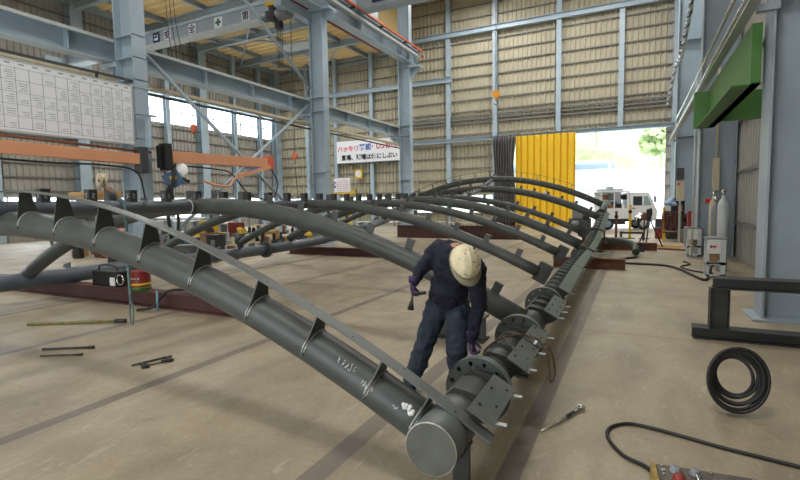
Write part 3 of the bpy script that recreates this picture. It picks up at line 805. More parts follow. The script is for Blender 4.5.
# chalk notes on the first arch
random.seed(3)
def chalk(par, x, y, c, r, size, n=3, ang=-.9):
    sl = -.123*(x-XCR); tx = V((1,0,sl)).normalized(); nn = V((-sl,0,1)).normalized(); s = V((0,1,0))
    out = nn*math.cos(ang)+s*math.sin(ang); tang = out.cross(tx); base = V((x,y,arch_z(x,c)))+out*(r+.002); mb = MB()
    for k in range(n):
        pts = [base+tx*(k*size*1.1+random.uniform(0,size))+tang*random.uniform(-size,size) for _ in range(5)]
        mb.tube(smooth_path(pts,3), .0014, 5)
    obj('chalk_mark', mb, chalk_m, par)
chalk(a1,-1.62,2.45,1.56,.118,.025,5); chalk(a1,-1.45,2.45,1.56,.118,.018,5,-1.2); chalk(a1,-1.24,2.45,1.56,.118,.012,3,-1.2)
# white paint blob by the joint
ms = MB(); 
for _ in range(14):
    x_ = -1.165+random.uniform(-.045,.045); a_ = -.85+random.uniform(-.2,.2); sl = -.123*(x_-XCR); n_ = V((-sl,0,1)).normalized()
    p = V((x_,2.45,arch_z(x_,1.56)))+(n_*math.cos(a_)+V((0,1,0))*math.sin(a_))*.114
    ms.sphere(p,.013,(1,1,1),8,6)
obj('white_paint_patch', ms, chalk_m, a1)

# left header, mirrored
lh = thing('header_pipe', 'blue grey flanged pipe on the floor along the far left foot of the arches', 'steel pipe', (0,0,0))
for a, b in ((2.4,7.6),(7.7,10.6),(10.7,15.4),(15.5,18.9),(19,20.9)):
    obj('pipe_section', MB().tube(hpath(a,b,True,max(2,int(b-a))), RH*1.05, 28), blue_p, lh)
for y in (7.65,10.65,15.45,18.95):
    c = (2*XCR-hx(y),y,hz(y)); obj('flange', MB().cyl((c[0],y-.05,c[2]),(c[0],y+.05,c[2]),.235,32), pipe_m, lh)
for k in range(14):
    y = 3+1.2*k; x = 2*XCR-hx(y)
    obj('gusset', MB().plate([(x-.25,y,hz(y)+.05),(x,y,hz(y)+.1),(x,y,hz(y)+.24),(x-.2,y,hz(y)+.2)], .02), blue_p, lh)

# ridge pipe with numbered boxes
rp = thing('ridge_pipe', 'blue grey ridge pipe along the crown of the arches with dark numbered boxes', 'steel pipe', (0,0,0))
def rz(y): return 1.69 if y < 9.5 else interp(CR, y)-(.02 if y > 9.5 else 0)
def ridge(y0, y1, m, r):
    n = max(2, int((y1-y0)*1.2)); obj('pipe_section', MB().tube([(XCR,y0+(y1-y0)*i/n,rz(y0+(y1-y0)*i/n)) for i in range(n+1)], r, 24), m, rp)
ridge(1.0,4.52,blue_p,.082); ridge(4.82,6.92,blue_p,.08); ridge(7.2,9.35,blue_p,.08); ridge(9.6,11.55,blue_p,.08); ridge(11.85,13.55,blue_p,.08); ridge(13.85,17.6,blue_p,.08); ridge(17.9,20.0,blue_p,.08)
k = 0; y = 1.35
while y < 15.6:
    b = obj('bracket_box', MB().b2((XCR-.045,y-.045,rz(y)+.06),(XCR+.045,y+.045,rz(y)+.20)).b2((XCR-.055,y-.05,rz(y)+.2),(XCR+.055,y+.05,rz(y)+.206)), dgrey_m, rp)
    if y < 5:
        obj('chalk_number', MB().tube([(XCR+.02,y-.047,rz(y)+.165),(XCR-.012,y-.047,rz(y)+.16),(XCR+.012,y-.047,rz(y)+.13),(XCR-.015,y-.047,rz(y)+.105)], .003, 5)
            .tube([(XCR+.047,y-.01,rz(y)+.165),(XCR+.047,y+.015,rz(y)+.15),(XCR+.047,y-.01,rz(y)+.13),(XCR+.047,y+.01,rz(y)+.11)], .003, 5), chalk_m, b)
    y += .47; k += 1
ld = obj('ridge_plate', MB().plate([(XCR-.1,15.0,rz(15)+.02),(XCR+.12,15.0,rz(15)-.02),(XCR+.12,17.6,rz(17.6)+.0),(XCR-.1,17.6,rz(17.6)+.04)], .03), pipe_l, rp)
y = 15.4
while y < 20:
    obj('rung_tab', MB().b2((XCR-.02,y-.02,rz(y)+.0),(XCR+.02,y+.02,rz(y)+.16)), dirty_m, rp); y += .36
ring((XCR,4.5,rz(4.5)),(0,1,0),.085,.008,weld_m,rp)
obj('wrapped_rope', MB().tube([(XCR+.09,3.8,1.72),(XCR+.05,3.86,1.79),(XCR-.03,3.92,1.79)], .012, 6), teal_m, rp)

# ------------------------------------------------------------------ floor beams (sleepers)
def sleeper(label, x0, x1, y, h, m, w=.25, yaw=0, name='steel_beam'):
    L = x1-x0
    t = thing(name, label, 'steel beam', ((x0+x1)/2, y, 0), yaw)
    obj('section', MB().ibeam((-L/2,0,h/2),(L/2,0,h/2), w, h, .022, .014), m, t)
    return t
sleeper('long red oxide beam on the floor under the nearest arch, carrying cans', -12.5, -5.35, 5.42, .27, redbeam)
sleeper('dark red beam on the floor at the left, under the far header', -10.8, -6.4, 13.2, .26, redbeam)
sleeper('short brown beam crossing under the header pipe at right', -1.9, -.22, 12.75, .26, rust_m)
sleeper('dark red beam lying on the floor before the far wall', -10.6, -4.6, 21.2, .6, redbeam)
sleeper('brown beam end beside the bent pipe offcut', -1.4, .62, 17.7, .26, rust_m)
sleeper('rusty beam under the far rising part of the header', -1.9, -.4, 19.9, .26, rust_m)
sleeper('short dark steel beam end on the floor behind the worker', -2.3, -1.62, 5.62, .30, dirty_m, .28)
for y, l, x in ((2.6,'small dark support block under the capped end of the header pipe',-.90),(4.6,'small dark support block under the header between two flanges',-.97),(8.2,'low support block under the toothed middle of the header',-1.09)):
    o = thing('support_block', l, 'support', (x,y,0)); obj('block', MB().ibeam((-.05,0,.143),(.05,0,.143),.12,.286,.02,.03), dirty_m, o)
for y in (16.8,19.2):
    o = thing('support_trestle', 'dark trestle holding up the rising header, %s one' % ('nearer' if y<18 else 'farther'), 'support', (hx(y),y,0))
    h = hz(y)-RH
    obj('legs', MB().b2((-.12,-.1,0),(-.06,.1,h)).b2((.06,-.1,0),(.12,.1,h)).b2((-.2,-.12,0),(.2,.12,.04)), dirty_m, o)
    obj('top_plate', MB().b2((-.16,-.12,h-.03),(.16,.12,h)), dirty_m, o)
for x, y, l in ((-9.7,5.42,'near'),(-9.6,13.2,'far')):
    pass
# bent offcut of pipe with comb tabs
bp = thing('bent_pipe', 'short bent dark pipe with a comb of tabs on the floor near the tripod', 'steel pipe', (0,0,0))
pts = smooth_path([(-.85,16.8,.36),(-.5,16.95,.36),(-.2,16.7,.33),(-.02,16.2,.26),(0,15.7,.13)],6)
obj('pipe', MB().tube(pts,.10,20), pipe_m, bp)
for i in range(6,len(pts)-2,2):
    p = V(pts[i]); d = (V(pts[i+1])-V(pts[i-1])).normalized(); s = V((d.y,-d.x,0))*-1
    if s.x < 0: s = -s
    obj('tab', MB().plate([p+s*.1-V((0,0,.04)),p+s*.24-V((0,0,.05)),p+s*.24+V((0,0,.01)),p+s*.1+V((0,0,.04))],.02), dirty_m, bp)

# ------------------------------------------------------------------ items near the first beam
t = thing('paint_can', 'red paint can with green and white marks standing on the red oxide beam', 'can', (-7.72,5.42,.27))
obj('body', MB().lathe((0,0,0),[(.16,0),(.165,.01),(.165,.05),(.16,.06),(.16,.30),(.165,.31),(.165,.33),(.15,.33)],28), red_m, t)
obj('label_band', MB().lathe((0,0,.0),[(.163,.08),(.163,.12)],28), yel2_m, t)
obj('bottom_band', MB().lathe((0,0,.0),[(.166,.0),(.166,.055)],28), green_m, t)
g=MB()
for k in range(6):
    a=-2.6+.35*k; g.cyl((math.cos(a)*.155,math.sin(a)*.155,.2),(math.cos(a)*.163,math.sin(a)*.163,.21),.018,8)
obj('white_spots', g, chalk_m, t)
t = thing('tool_case', 'black open tool case with a white label on the red beam beside the paint can', 'case', (-8.62,5.5,.27))
obj('body', MB().b2((-.42,-.12,0),(.36,.2,.28)), black_m, t, bevel=.02)
obj('white_label', MB().b2((.12,-.13,.02),(.26,-.12,.17)), chalk_m, t)
obj('handle', MB().tube(smooth_path([(-.3,-.05,.28),(-.25,-.05,.36),(0,-.05,.38),(.2,-.05,.35),(.25,-.05,.28)],4),.015,8), black_m, t)
obj('tape_ring', MB().tube([(.42+.09*math.cos(a),-.13,.14+.09*math.sin(a)) for a in [2*PI*k/16 for k in range(16)]],.014,6,closed=True), chrome_m, t)
# hanging lifting sling over first arch
t = thing('lifting_sling', 'teal grey sling hanging behind the nearest arch with a looped end', 'sling', (XCR,3.55,0))
obj('strap', MB().tube(smooth_path([(.0,.04,1.70),(-.09,.03,1.71),(-.05,.02,1.78),(.05,.0,1.78),(.10,-.0,1.69),(.10,0,1.5),(.09,0,1.0),(.10,0,.62)],4),.017,8), teal_m, t)
obj('loop', MB().tube([(.10+.03*math.sin(a),0,.47+.14*math.cos(a)) for a in [2*PI*k/18 for k in range(18)]],.010,6,closed=True), teal_m, t)
t = thing('hanging_hook_bar', 'pale blue hooked rod standing by the red oxide beam', 'rod', (-6.95,5.15,0))
obj('rod', MB().cyl((0,0,.02),(0,0,.34),.018,8).tube(smooth_path([(0,0,.02),(-.03,0,.012),(-.06,0,.02)],3),.014,6), mat('pale blue rod',(110,150,165),.5,0,.1,5), t)
tag(obj('hose', MB().tube(smooth_path([(-7.25,5.0,.03),(-7.0,5.1,.08),(-6.9,5.3,.3),(-6.6,5.42,.33),(-6.2,5.4,.3),(-5.7,5.45,.3)],8),.022,8), black_m),'short black hose draped over the red oxide beam','hose')
# rods and clamp on the floor
def floor_rod(name,label,p0,p1,r,m): 
    t = thing(name,label,'tool',p0); q = V(p1)-V(p0)
    obj('shaft', MB().cyl((0,0,0),q,r,8), m, t); obj('head', MB().cyl(q*.93,q*1.05,r*1.5,8), dirty_m, t); return t
floor_rod('steel_bar','yellow green bar with dark end on the floor at the left edge',(-7.9,3.75,.025),(-6.78,4.42,.03),.022,mat('olive bar',(112,106,62),.6,0,.3,10))
floor_rod('steel_bar','short dark rod on the floor near the left edge, upper of the two',(-6.35,3.15,.018),(-5.87,3.44,.02),.014,dirty_m)
floor_rod('steel_bar','stub of dark rod on the floor at the left edge, lower of the two',(-6.1,3.0,.014),(-5.72,3.22,.014),.01,dirty_m)
t = thing('clamp', 'small dark steel F clamp lying on the floor at the left', 'clamp', (-4.7,3.38,.02), .6)
obj('bar', MB().cyl((-.17,-.1,0),(.15,.16,0),.012,8), dirty_m, t)
obj('fixed_jaw', MB().beam((.10,.12,0),(.20,.0,0),.03,.03).beam((.1,-.02,0),(.22,.02,0),.025,.025), dirty_m, t)
obj('sliding_jaw', MB().beam((-.10,-.05,0),(.02,-.17,0),.03,.03), dirty_m, t)
obj('screw', MB().cyl((-.02,-.15,0),(.19,.0,.0),.008,8).cyl((-.03,-.2,.0),(.01,-.12,0),.014,8), dirty_m, t)
# spatter hammer / spanner on floor right of the header
t = thing('podger_spanner', 'bright podger spanner lying on the floor right of the header', 'spanner', (-.60,3.50,.015))
obj('shaft', MB().tube([(0,0,0),(.10,.20,.004),(.19,.42,.01)],[.003,.009,.012],10), chrome_m, t)
obj('grip', MB().cyl((.145,.31,.008),(.185,.41,.01),.014,10), dirty_m, t)
obj('jaw', MB().tube(smooth_path([(.19,.42,.01),(.205,.48,.01),(.20,.53,.012),(.235,.545,.012),(.25,.51,.012)],4),.013,8).sphere((.232,.50,.02),.022,(1,1,.8),10,8), chrome_m, t)

# webbing sling loop lying over header plates
t = thing('lifting_sling', 'brown rope sling loop draped over the header and its plates', 'sling', (0,0,0))
def onp(y, ang, r=RH+.012): return (hx(y)+math.sin(ang)*r, y, hz(y)+math.cos(ang)*r)
pts = [onp(3.72,-1.6),onp(3.72,-1.1),onp(3.76,-.5),onp(3.84,0,RH+.03),(-.85,3.93,.595),(-.78,3.98,.575),(-.70,3.99,.545),(-.63,3.96,.44),(-.60,3.9,.33),(-.595,3.86,.27),(-.58,3.92,.25),(-.575,3.99,.31),(-.60,4.0,.44),(-.66,3.99,.53)]
obj('rope', MB().tube(smooth_path(pts,5),.009,8), mat('brown rope',(84,66,46),.8,0,.2,20), t)
obj('rope_tail', MB().tube(smooth_path([onp(3.82,0,RH+.03),(-.9,3.72,.565),(-.84,3.64,.57),(-.8,3.56,.575)],5),.009,8), mat('brown rope',(84,66,46)), t)
obj('white_tag', MB().box((-.72,3.93,.545),(.02,.09,.008)), chalk_m, t)

# ------------------------------------------------------------------ right foreground: control box, cable, coil, trestle
cb = thing('control_box', 'worn steel control box with grey and red buttons at the lower right edge', 'control box', (.145,2.84,0), .10)
obj('case', MB().b2((.012,0,0),(.52,.30,.115)), dgrey_m, cb, bevel=.006)
obj('front_panel', MB().b2((.02,0.004,.115),(.52,.30,.122)), panelw_m, cb, bevel=.002)
obj('yellow_end_plate', MB().b2((-.012,0,0),(.012,.30,.125)), mat('worn yellow edge',(150,128,62),.6,0,.3,20), cb)
for x, y, m, n, r in ((.11,.235,mgrey_m,'grey_button',.028),(.21,.235,mgrey_m,'grey_button',.028),(.115,.15,red_m,'red_button',.030),(.33,.15,mgrey_m,'grey_button',.028)):
    obj(n, MB().lathe((x,y,.122),[(r*1.15,0),(r*1.15,.008),(r,.008),(r,.026),(r*.8,.032),(r*.1,.033)],24), m, cb)
obj('toggle_switch', MB().lathe((.215,.14,.122),[(.02,0),(.02,.008),(.012,.012),(.01,.014)],16).cyl((.215,.14,.13),(.20,.175,.165),.009,10), chrome_m, cb)
obj('corner_screws', MB().cyl((.045,.28,.122),(.045,.28,.13),.009,10).cyl((.045,.19,.122),(.045,.19,.13),.009,10).cyl((.30,.28,.122),(.30,.28,.13),.009,10).cyl((.30,.2,.122),(.30,.2,.13),.009,10).cyl((.045,.23,.122),(.045,.23,.128),.012,10).cyl((.5,.28,.122),(.5,.28,.13),.009,10), chrome_m, cb)
tag(obj('power_cable', MB().tube(smooth_path([(.16,3.02,.05),(.10,3.26,.02),(-.04,3.37,.014),(-.13,3.53,.014),(-.16,3.67,.014),(-.13,3.79,.014),(-.02,3.89,.014),(.14,3.88,.014),(.36,3.82,.014),(.56,3.76,.014),(.85,3.7,.014),(1.3,3.6,.014)],8),.0125,10), black_m),
    'black cable looping over the floor from the control box', 'cable')
t = thing('cable_coil', 'coil of thick black cable at the right edge', 'cable', (.73,4.48,-.02))
random.seed(5)
for k in range(9):
    R_ = .235-.012*k*random.uniform(.6,1.2); cy = (k-4)*.022; n = 36
    ph = random.uniform(-.2,.2); tl = random.uniform(-.22,.22)
    obj('loop', MB().tube([(R_*math.cos(a)*.86, cy+tl*R_*math.cos(a)+.1*math.sin(a)*R_, .30+R_*math.sin(a)*1.05+ph*.1) for a in [2*PI*i/n for i in range(n)]],.0125,8,closed=True), black_m, t)
tag(obj('floor_hose', MB().tube(smooth_path([(1.6,12.9,.5),(1.52,12.6,.2),(1.42,12.1,.04),(1.28,11.5,.03),(1.12,12.1,.03),(.95,13.0,.03),(.7,13.6,.03),(.22,13.8,.03),(-.3,13.8,.03),(-.64,13.9,.03),(-.62,14.4,.03),(-.3,14.9,.03),(0,15.3,.03),(.0,15.6,.05)],8),.028,8), black_m),
    'thick dark hose winding over the floor from the bent pipe to the grey cart', 'hose')
tag(obj('floor_hose', MB().tube(smooth_path([(1.55,12.6,.02),(1.2,12.9,.02),(1.0,13.6,.02),(1.25,14.2,.02),(1.15,14.8,.02)],8),.018,8), black_m), 'thin dark hose curl on the floor between the grey carts', 'hose')

# dark steel trestle at the right
t = thing('steel_trestle', 'dark H section steel trestle standing at the right edge', 'trestle', (.64,6.8,0))
obj('foot_beam', MB().ibeam((0,0,.07),(1.5,0,.07),.22,.14,.014,.012), dirty_m, t)
obj('upright', MB().ibeam((.27,.0,.14),(.27,.0,.62),.18,.2,.012,.012,up=V((1,0,0))), dirty_m, t)
obj('top_beam', MB().ibeam((.20,.0,.685),(1.4,.0,.685),.24,.13,.014,.012), dirty_m, t)
obj('upright', MB().ibeam((1.2,.0,.14),(1.2,.0,.62),.18,.2,.012,.012,up=V((1,0,0))), rust_m, t)

# grey carts
def cart(label, loc, red=False):
    t = thing('steel_cart', label, 'cart', loc)
    w, d, h = .34, .5, .84
    obj('frame', MB().b2((0,0,.0),(.04,.04,h)).b2((w-.10,0,0),(w,.06,h)).b2((0,d-.04,0),(.04,d,h)).b2((w-.04,d-.04,0),(w,d,h)).b2((0,0,.28),(w,.03,.34)).b2((0,.0,.02),(w,.03,.08)).b2((0,0,.3),(w,d,.33)), lgrey_m, t)
    obj('front_panel', MB().b2((0,-.02,.52),(w-.1,0,.82)), mat('off white enamel',(200,203,196),.5,0,.06,5), t)
    if red: obj('red_text', MB().b2((.05,-.026,.64),(.09,-.019,.70)).b2((.11,-.026,.64),(.15,-.019,.70)).b2((.05,-.026,.66),(.18,-.019,.68)), pink_ink, t)
    obj('top', MB().b2((-.02,-.02,h-.02),(w+.02,d+.02,h+.02)), mgrey_m, t)
    obj('inner_box', MB().b2((.07,.08,.34),(w-.12,d-.08,.5)), card_m, t)
    return t
cart('grey steel cart with white front panel, farther of the two at right', (1.33,16.0,0))
cart('grey steel cart with red text on white panel, nearer of the two at right', (1.36,12.0,0), True)
random.seed(11)
def bottle(label,x,y,h,r,m):
    t = thing('gas_cylinder', label, 'gas cylinder', (x,y,0))
    obj('body', MB().lathe((0,0,0),[(r,0),(r,h*.86),(r*.8,h*.92),(r*.35,h*.96),(r*.3,h)],20), m, t)
    obj('valve', MB().cyl((0,0,h),(0,0,h+.12),.03,10).cyl((-.05,0,h+.08),(.05,0,h+.08),.02,8), chrome_m, t)
bottle('slim beige gas cylinder behind the farther cart',1.62,17.1,1.72,.09,cream_m)
bottle('beige gas cylinder beside the wide grey column',1.88,15.6,1.75,.10,cream_m)
bottle('pale grey gas cylinder at the right edge behind the near cart',1.78,13.2,1.75,.11,lgrey_m)
bottle('pale cylinder between the two grey carts',1.75,14.1,1.6,.10,mgrey_m)
t = thing('electrical_box', 'beige electrical box with red mark on the post beside the doorway', 'electrical box', (1.45,21.4,0))
obj('post', MB().b2((0,0,0),(.07,.07,2.6)), lgrey_m, t)
obj('box', MB().b2((-.1,-.15,1.6),(.16,0,2.35)), cream_m, t, bevel=.01)
obj('upper_box', MB().b2((-.12,-.15,2.4),(.14,0,2.85)), dgrey_m, t)
obj('red_mark', MB().b2((-.07,-.165,2.2),(.0,-.15,2.3)), red_ink, t)
t = thing('electrical_box', 'beige switch box on the wide grey column at the right edge', 'electrical box', (1.93,16.0,1.9))
obj('box', MB().b2((-.04,0,0),(.12,.18,.9)), cream_m, t, bevel=.01)
obj('conduit', MB().cyl((.05,.1,.9),(.05,.1,3.4),.03,8), cream_m, t)
t = thing('vertical_pipe', 'thin cream vertical pipe in front of the wide grey column', 'pipe', (1.44,16.0,0))
obj('tube', MB().cyl((0,0,0),(0,0,5),.03,10), lgrey_m, t)
t = thing('warning_sign', 'small red sign low on the wide grey column', 'sign', (1.72,15.9,1.55)); obj('plate', MB().b2((0,0,0),(.2,.02,.12)), red_ink, t)

# green beam of a wall crane
t = thing('green_beam', 'green painted steel beam projecting from the right wall', 'machine arm', (1.10,12.9,3.3))
obj('end_face', MB().b2((.02,0,0),(.30,.1,.78)), green_m, t)
obj('arm', MB().prism([(-.13,-.39),(.13,-.39),(.13,.39),(-.13,.39)],(.43,.0,.42),(1.5,-5.5,.42)) if 0 else MB().b2((.30,-4.5,-.02),(.42,0.1,.82)).b2((.08,-4.5,-.02),(.42,.1,.0)).b2((.02,-.02,-.02),(.42,.1,.02)), green_m, t)
obj('support_arm', MB().b2((.4,-.1,.1),(1.5,.1,.7)), green_m, t)
t.location = (1.10,12.9,3.3)

# ladder-like twisted chains at top right
t = thing('festoon_chain', 'bundle of pale cables hanging in swags down the right column from the roof', 'cable', (1.2,0,0))
for k in range(3):
    pts = smooth_path([(-.05+.04*k,13.6,7.6),(.0,15,7.05+.05*k),(.06,17.5,6.9),(.1,20,6.9-.08*k),(.15,23.5,7.2),(.2,28,7.2),(.2,31,6.9)],14)
    pts = [V(p)+V((.05*math.sin(i*1.3+k*2),0,.07*math.cos(i*1.3+k*2))) for i,p in enumerate(pts)]
    obj('cable', MB().tube(pts,.028,6), lgrey_m if k else dgrey_m, t)

# rack of yellow posts with hoses near the doorway
t = thing('hose_rack', 'yellow framed rack crowded with dark and red hoses at the doorway', 'rack', (.95,21.5,0))
obj('post', MB().b2((0,0,0),(.07,.07,1.35)), yel2_m, t); obj('post', MB().b2((.55,0,0),(.62,.07,1.45)), yel2_m, t)
obj('post', MB().b2((0,.7,0),(.07,.77,1.35)), yel2_m, t); obj('post', MB().b2((.55,.7,0),(.62,.77,1.35)), yel2_m, t)
obj('shelf', MB().b2((0,0,.35),(.62,.77,.40)).b2((0,0,.95),(.62,.77,1.0)), rust_m, t)
for k in range(10):
    x = .02+.06*k; m = (red_m,dgrey_m,black_m,rust_m)[k%4]
    obj('hose_hank', MB().tube([(x+.03*math.sin(a*2),-.06+.03*math.cos(a),1.05+.34*math.sin(a)-.12) if 0 else (x+.07*math.cos(a),-.06,.85+.36*math.sin(a)) for a in [2*PI*i/16 for i in range(16)]],.022,6,closed=True), m, t)
tag(obj('cloth_bundle', MB().sphere((1.1,21.6,1.52),.16,(1,.9,.7)).sphere((1.3,21.6,1.48),.14,(1,.9,.6)).sphere((1.2,21.7,1.6),.12), sheetb_m),'pale blue cloth bundle lying on top of the yellow rack','cloth')
tag(obj('jacket', MB().sphere((1.5,21.6,1.56),.17,(1,.8,.8)).sphere((1.42,21.6,1.68),.13,(1,.8,.8)), navy_m),'dark navy bundle lying on top of the yellow rack','cloth')
machine_spots = [('dark machine crowded beside the yellow rack at the doorway',1.15,23.0,.9,1.5,dgrey_m,black_m),('red and grey machine between the yellow rack and the column',1.55,19.6,.45,1.25,mgrey_m,red_m)]
t = thing('plastic_bin','grey beige bin on the floor beside the yellow rack','bin',(1.72,21.3,0)); obj('body', MB().lathe((0,0,0),[(.15,0),(.2,.5),(.21,.52)],4 if 0 else 20), mgrey_m, t)
t = thing('crate','red crate on the floor between truck and yellow rack','crate',(.72,23.2,0)); obj('body', MB().b2((0,0,.0),(.35,.4,.42)), red_m, t, bevel=.02); obj('lid', MB().b2((-.01,-.01,.42),(.36,.41,.46)), dgrey_m, t)
t = thing('crate','dark crate stacked behind the red crate','crate',(.75,24.2,0)); obj('body', MB().b2((0,0,.0),(.5,.4,.8)), dgrey_m, t, bevel=.02)
# wooden boards and bits on the floor
for i,(x,y,z,rzv,m,l) in enumerate(((.85,18.6,.03,.2,wood_m,'pale board on the floor by the tripod feet'),(1.1,18.1,.03,-.35,rust_m,'brown bar on the floor in front of the pale board'),(1.0,19.4,.03,-.1,wood_m,'thin pale batten on the floor behind the tripod'),(.2,18.4,.03,.02,lgrey_m,'long pale strip lying on the floor left of the tripod'))):
    t = thing('board', l, 'board', (x,y,0), rzv); obj('plank', MB().b2((-.45,-.08,0),(.45,.08,.05)), m, t)
# tripod
t = thing('tripod', 'black surveying tripod standing in front of the white truck', 'tripod', (.40,18.9,0))
for a in (0.3,2.4,4.5):
    obj('leg', MB().cyl((0,0,1.02),(.46*math.cos(a),.46*math.sin(a),0.01),.022,8), black_m, t)
obj('head', MB().cyl((0,0,1.0),(0,0,1.12),.06,12).b2((-.09,-.06,1.12),(.09,.06,1.34)), black_m, t, bevel=.005)
obj('handle', MB().cyl((0,0,1.1),(-.45,-.1,.55),.012,6) if 0 else MB().cyl((0,0,.7),(0,0,1.0),.015,6), black_m, t)
# yellow stanchions by the header end
for i,(x,y,h,l,m) in enumerate(((-.25,23.0,1.45,'yellow post standing before the white truck door',yel2_m),(-.78,22.6,1.2,'brown post standing before the rear wheel of the truck',rust_m))):
    t = thing('stanchion', l, 'post', (x,y,0)); obj('post', MB().b2((-.05,-.05,.03),(.05,.05,h)), m, t); obj('foot', MB().b2((-.2,-.2,0),(.2,.2,.03)), dirty_m, t)
    obj('knob', MB().cyl((0,-.1,h*.8),(0,.1,h*.8),.08,10), black_m, t)
t = thing('low_frame', 'low brown welding frame on the floor behind the bent pipe', 'frame', (-.6,21.8,0))
obj('frame', MB().b2((0,0,.28),(.9,.08,.36)).b2((0,0,0),(.08,.08,.36)).b2((.82,0,0),(.9,.08,.36)), dirty_m, t)

# ------------------------------------------------------------------ truck
def truck():
    t = thing('truck', 'small white utility truck with open tool racks parked in the doorway', 'truck', (-2.25,28.9,0), .30)
    # x forward, built side-on; length 3.6
    def side(prof, y0, y1, name, m, par=t, bev=.02):
        n=len(prof); mb=MB(); vs=[(x,y0,z) for x,z in prof]+[(x,y1,z) for x,z in prof]
        mb.poly(vs,[tuple(range(n)),tuple(range(n,2*n))[::-1]]+[(i,(i+1)%n,n+(i+1)%n,n+i) for i in range(n)])
        return obj(name,mb,m,par,bevel=bev)
    cab = side([(2.0,.55),(2.25,.55),(2.3,.75),(2.55,.98),(2.95,.98),(3.15,.75),(3.2,.5),(3.4,.5),(3.42,1.05),(3.32,1.25),(2.98,2.0),(2.85,2.06),(2.0,2.08)],0,1.5,'cab',white_m)
    side([(2.16,1.35),(2.62,1.35),(2.62,1.85),(2.16,1.85)],-.012,0,'side_window',glassd_m,cab,0)
    side([(2.72,1.35),(3.10,1.35),(2.90,1.85),(2.72,1.85)],-.012,0,'quarter_window',mat('pale vehicle glass',(150,180,184),.15,0,0),cab,0)
    obj('windscreen', MB().plate([(3.33,.1,1.27),(3.33,1.4,1.27),(3.0,1.35,1.98),(3.0,.15,1.98)],.02), glassd_m, cab)
    obj('door_handle', MB().b2((2.12,-.03,1.17),(2.26,0,1.22)), black_m, cab)
    obj('mirror', MB().b2((3.2,-.22,1.5),(3.26,-.08,1.85)).cyl((3.1,0,1.6),(3.22,-.12,1.6),.015,6), black_m, cab)
    obj('headlamp', MB().b2((3.38,.1,.7),(3.43,.35,.85)).b2((3.38,1.15,.7),(3.43,1.4,.85)), lgrey_m, cab)
    obj('logo_marks', MB().b2((3.0,-.012,1.12),(3.12,0,1.2)).b2((2.4,-.012,.8),(2.46,0,.86)), mgrey_m, cab)
    body = obj('rack_body', MB().b2((.45,0,.95),(1.95,1.5,1.2)).b2((.45,0,1.2),(.53,.06,2.15)).b2((1.85,0,1.2),(1.95,.06,2.15)).b2((1.15,0,1.2),(1.22,.06,2.15)).b2((.45,0,2.1),(1.95,1.5,2.16)).b2((.45,1.4,1.2),(1.95,1.5,2.15)).b2((.9,-.0,.62),(1.95,.05,.95)), white_m, t, bevel=.008)
    random.seed(21)
    for k in range(16):
        x=random.uniform(.5,1.65); z=1.2+random.choice((0,.02,.45,.48)); w=random.uniform(.1,.26); h=random.uniform(.15,.4)
        obj('load', MB().b2((x,.1,z),(x+w,.5,z+h)), random.choice((dgrey_m,rust_m,red_m,mgrey_m,black_m,card_m,white_m)), body)
    obj('roof_load', MB().b2((.5,.2,2.16),(1.7,1.2,2.28)).b2((.9,.3,2.28),(1.2,.8,2.42)), lgrey_m, t)
    obj('chassis', MB().b2((.45,.3,.45),(3.2,1.2,.6)).b2((1.2,.1,.3),(1.8,.4,.6)), dgrey_m, t)
    for x in (.85,2.75):
        for y in (.0,1.32):
            w = obj('wheel', MB().lathe((x,y+.1,.33),[(.12,-.1),(.3,-.1),(.33,-.06),(.33,.06),(.3,.1),(.12,.1)],24,V((0,1,0))), tyre_m, t)
            obj('hub_cap', MB().lathe((x,y+.1,.33),[(.02,-.12),(.1,-.12),(.2,-.105),(.21,-.09)],20,V((0,1,0))), mat('steel wheel blue grey',(132,150,170),.4,.2,.1,5) if x<1 else lgrey_m, w)
    obj('mudguard', MB().tube([(2.75+.42*math.cos(a),.02,.42+.42*math.sin(a)) for a in [PI*.02+PI*.96*i/10 for i in range(11)]],.03,6), white_m, t)
truck()
t = thing('red_wheel_drum','rusty brown cable drum in front of the truck front wheel','drum',(.30,22.8,.0))
obj('drum', MB().lathe((0,0,.95),[(.05,-.06),(.15,-.06),(.15,-.04),(.09,-.04),(.09,.04),(.15,.04),(.15,.06),(.05,.06)],20,V((0,1,0))), rust_m, t)
obj('stand', MB().b2((-.03,-.03,0),(.03,.03,.95)).b2((-.2,-.05,0),(.2,.05,.04)), dgrey_m, t)

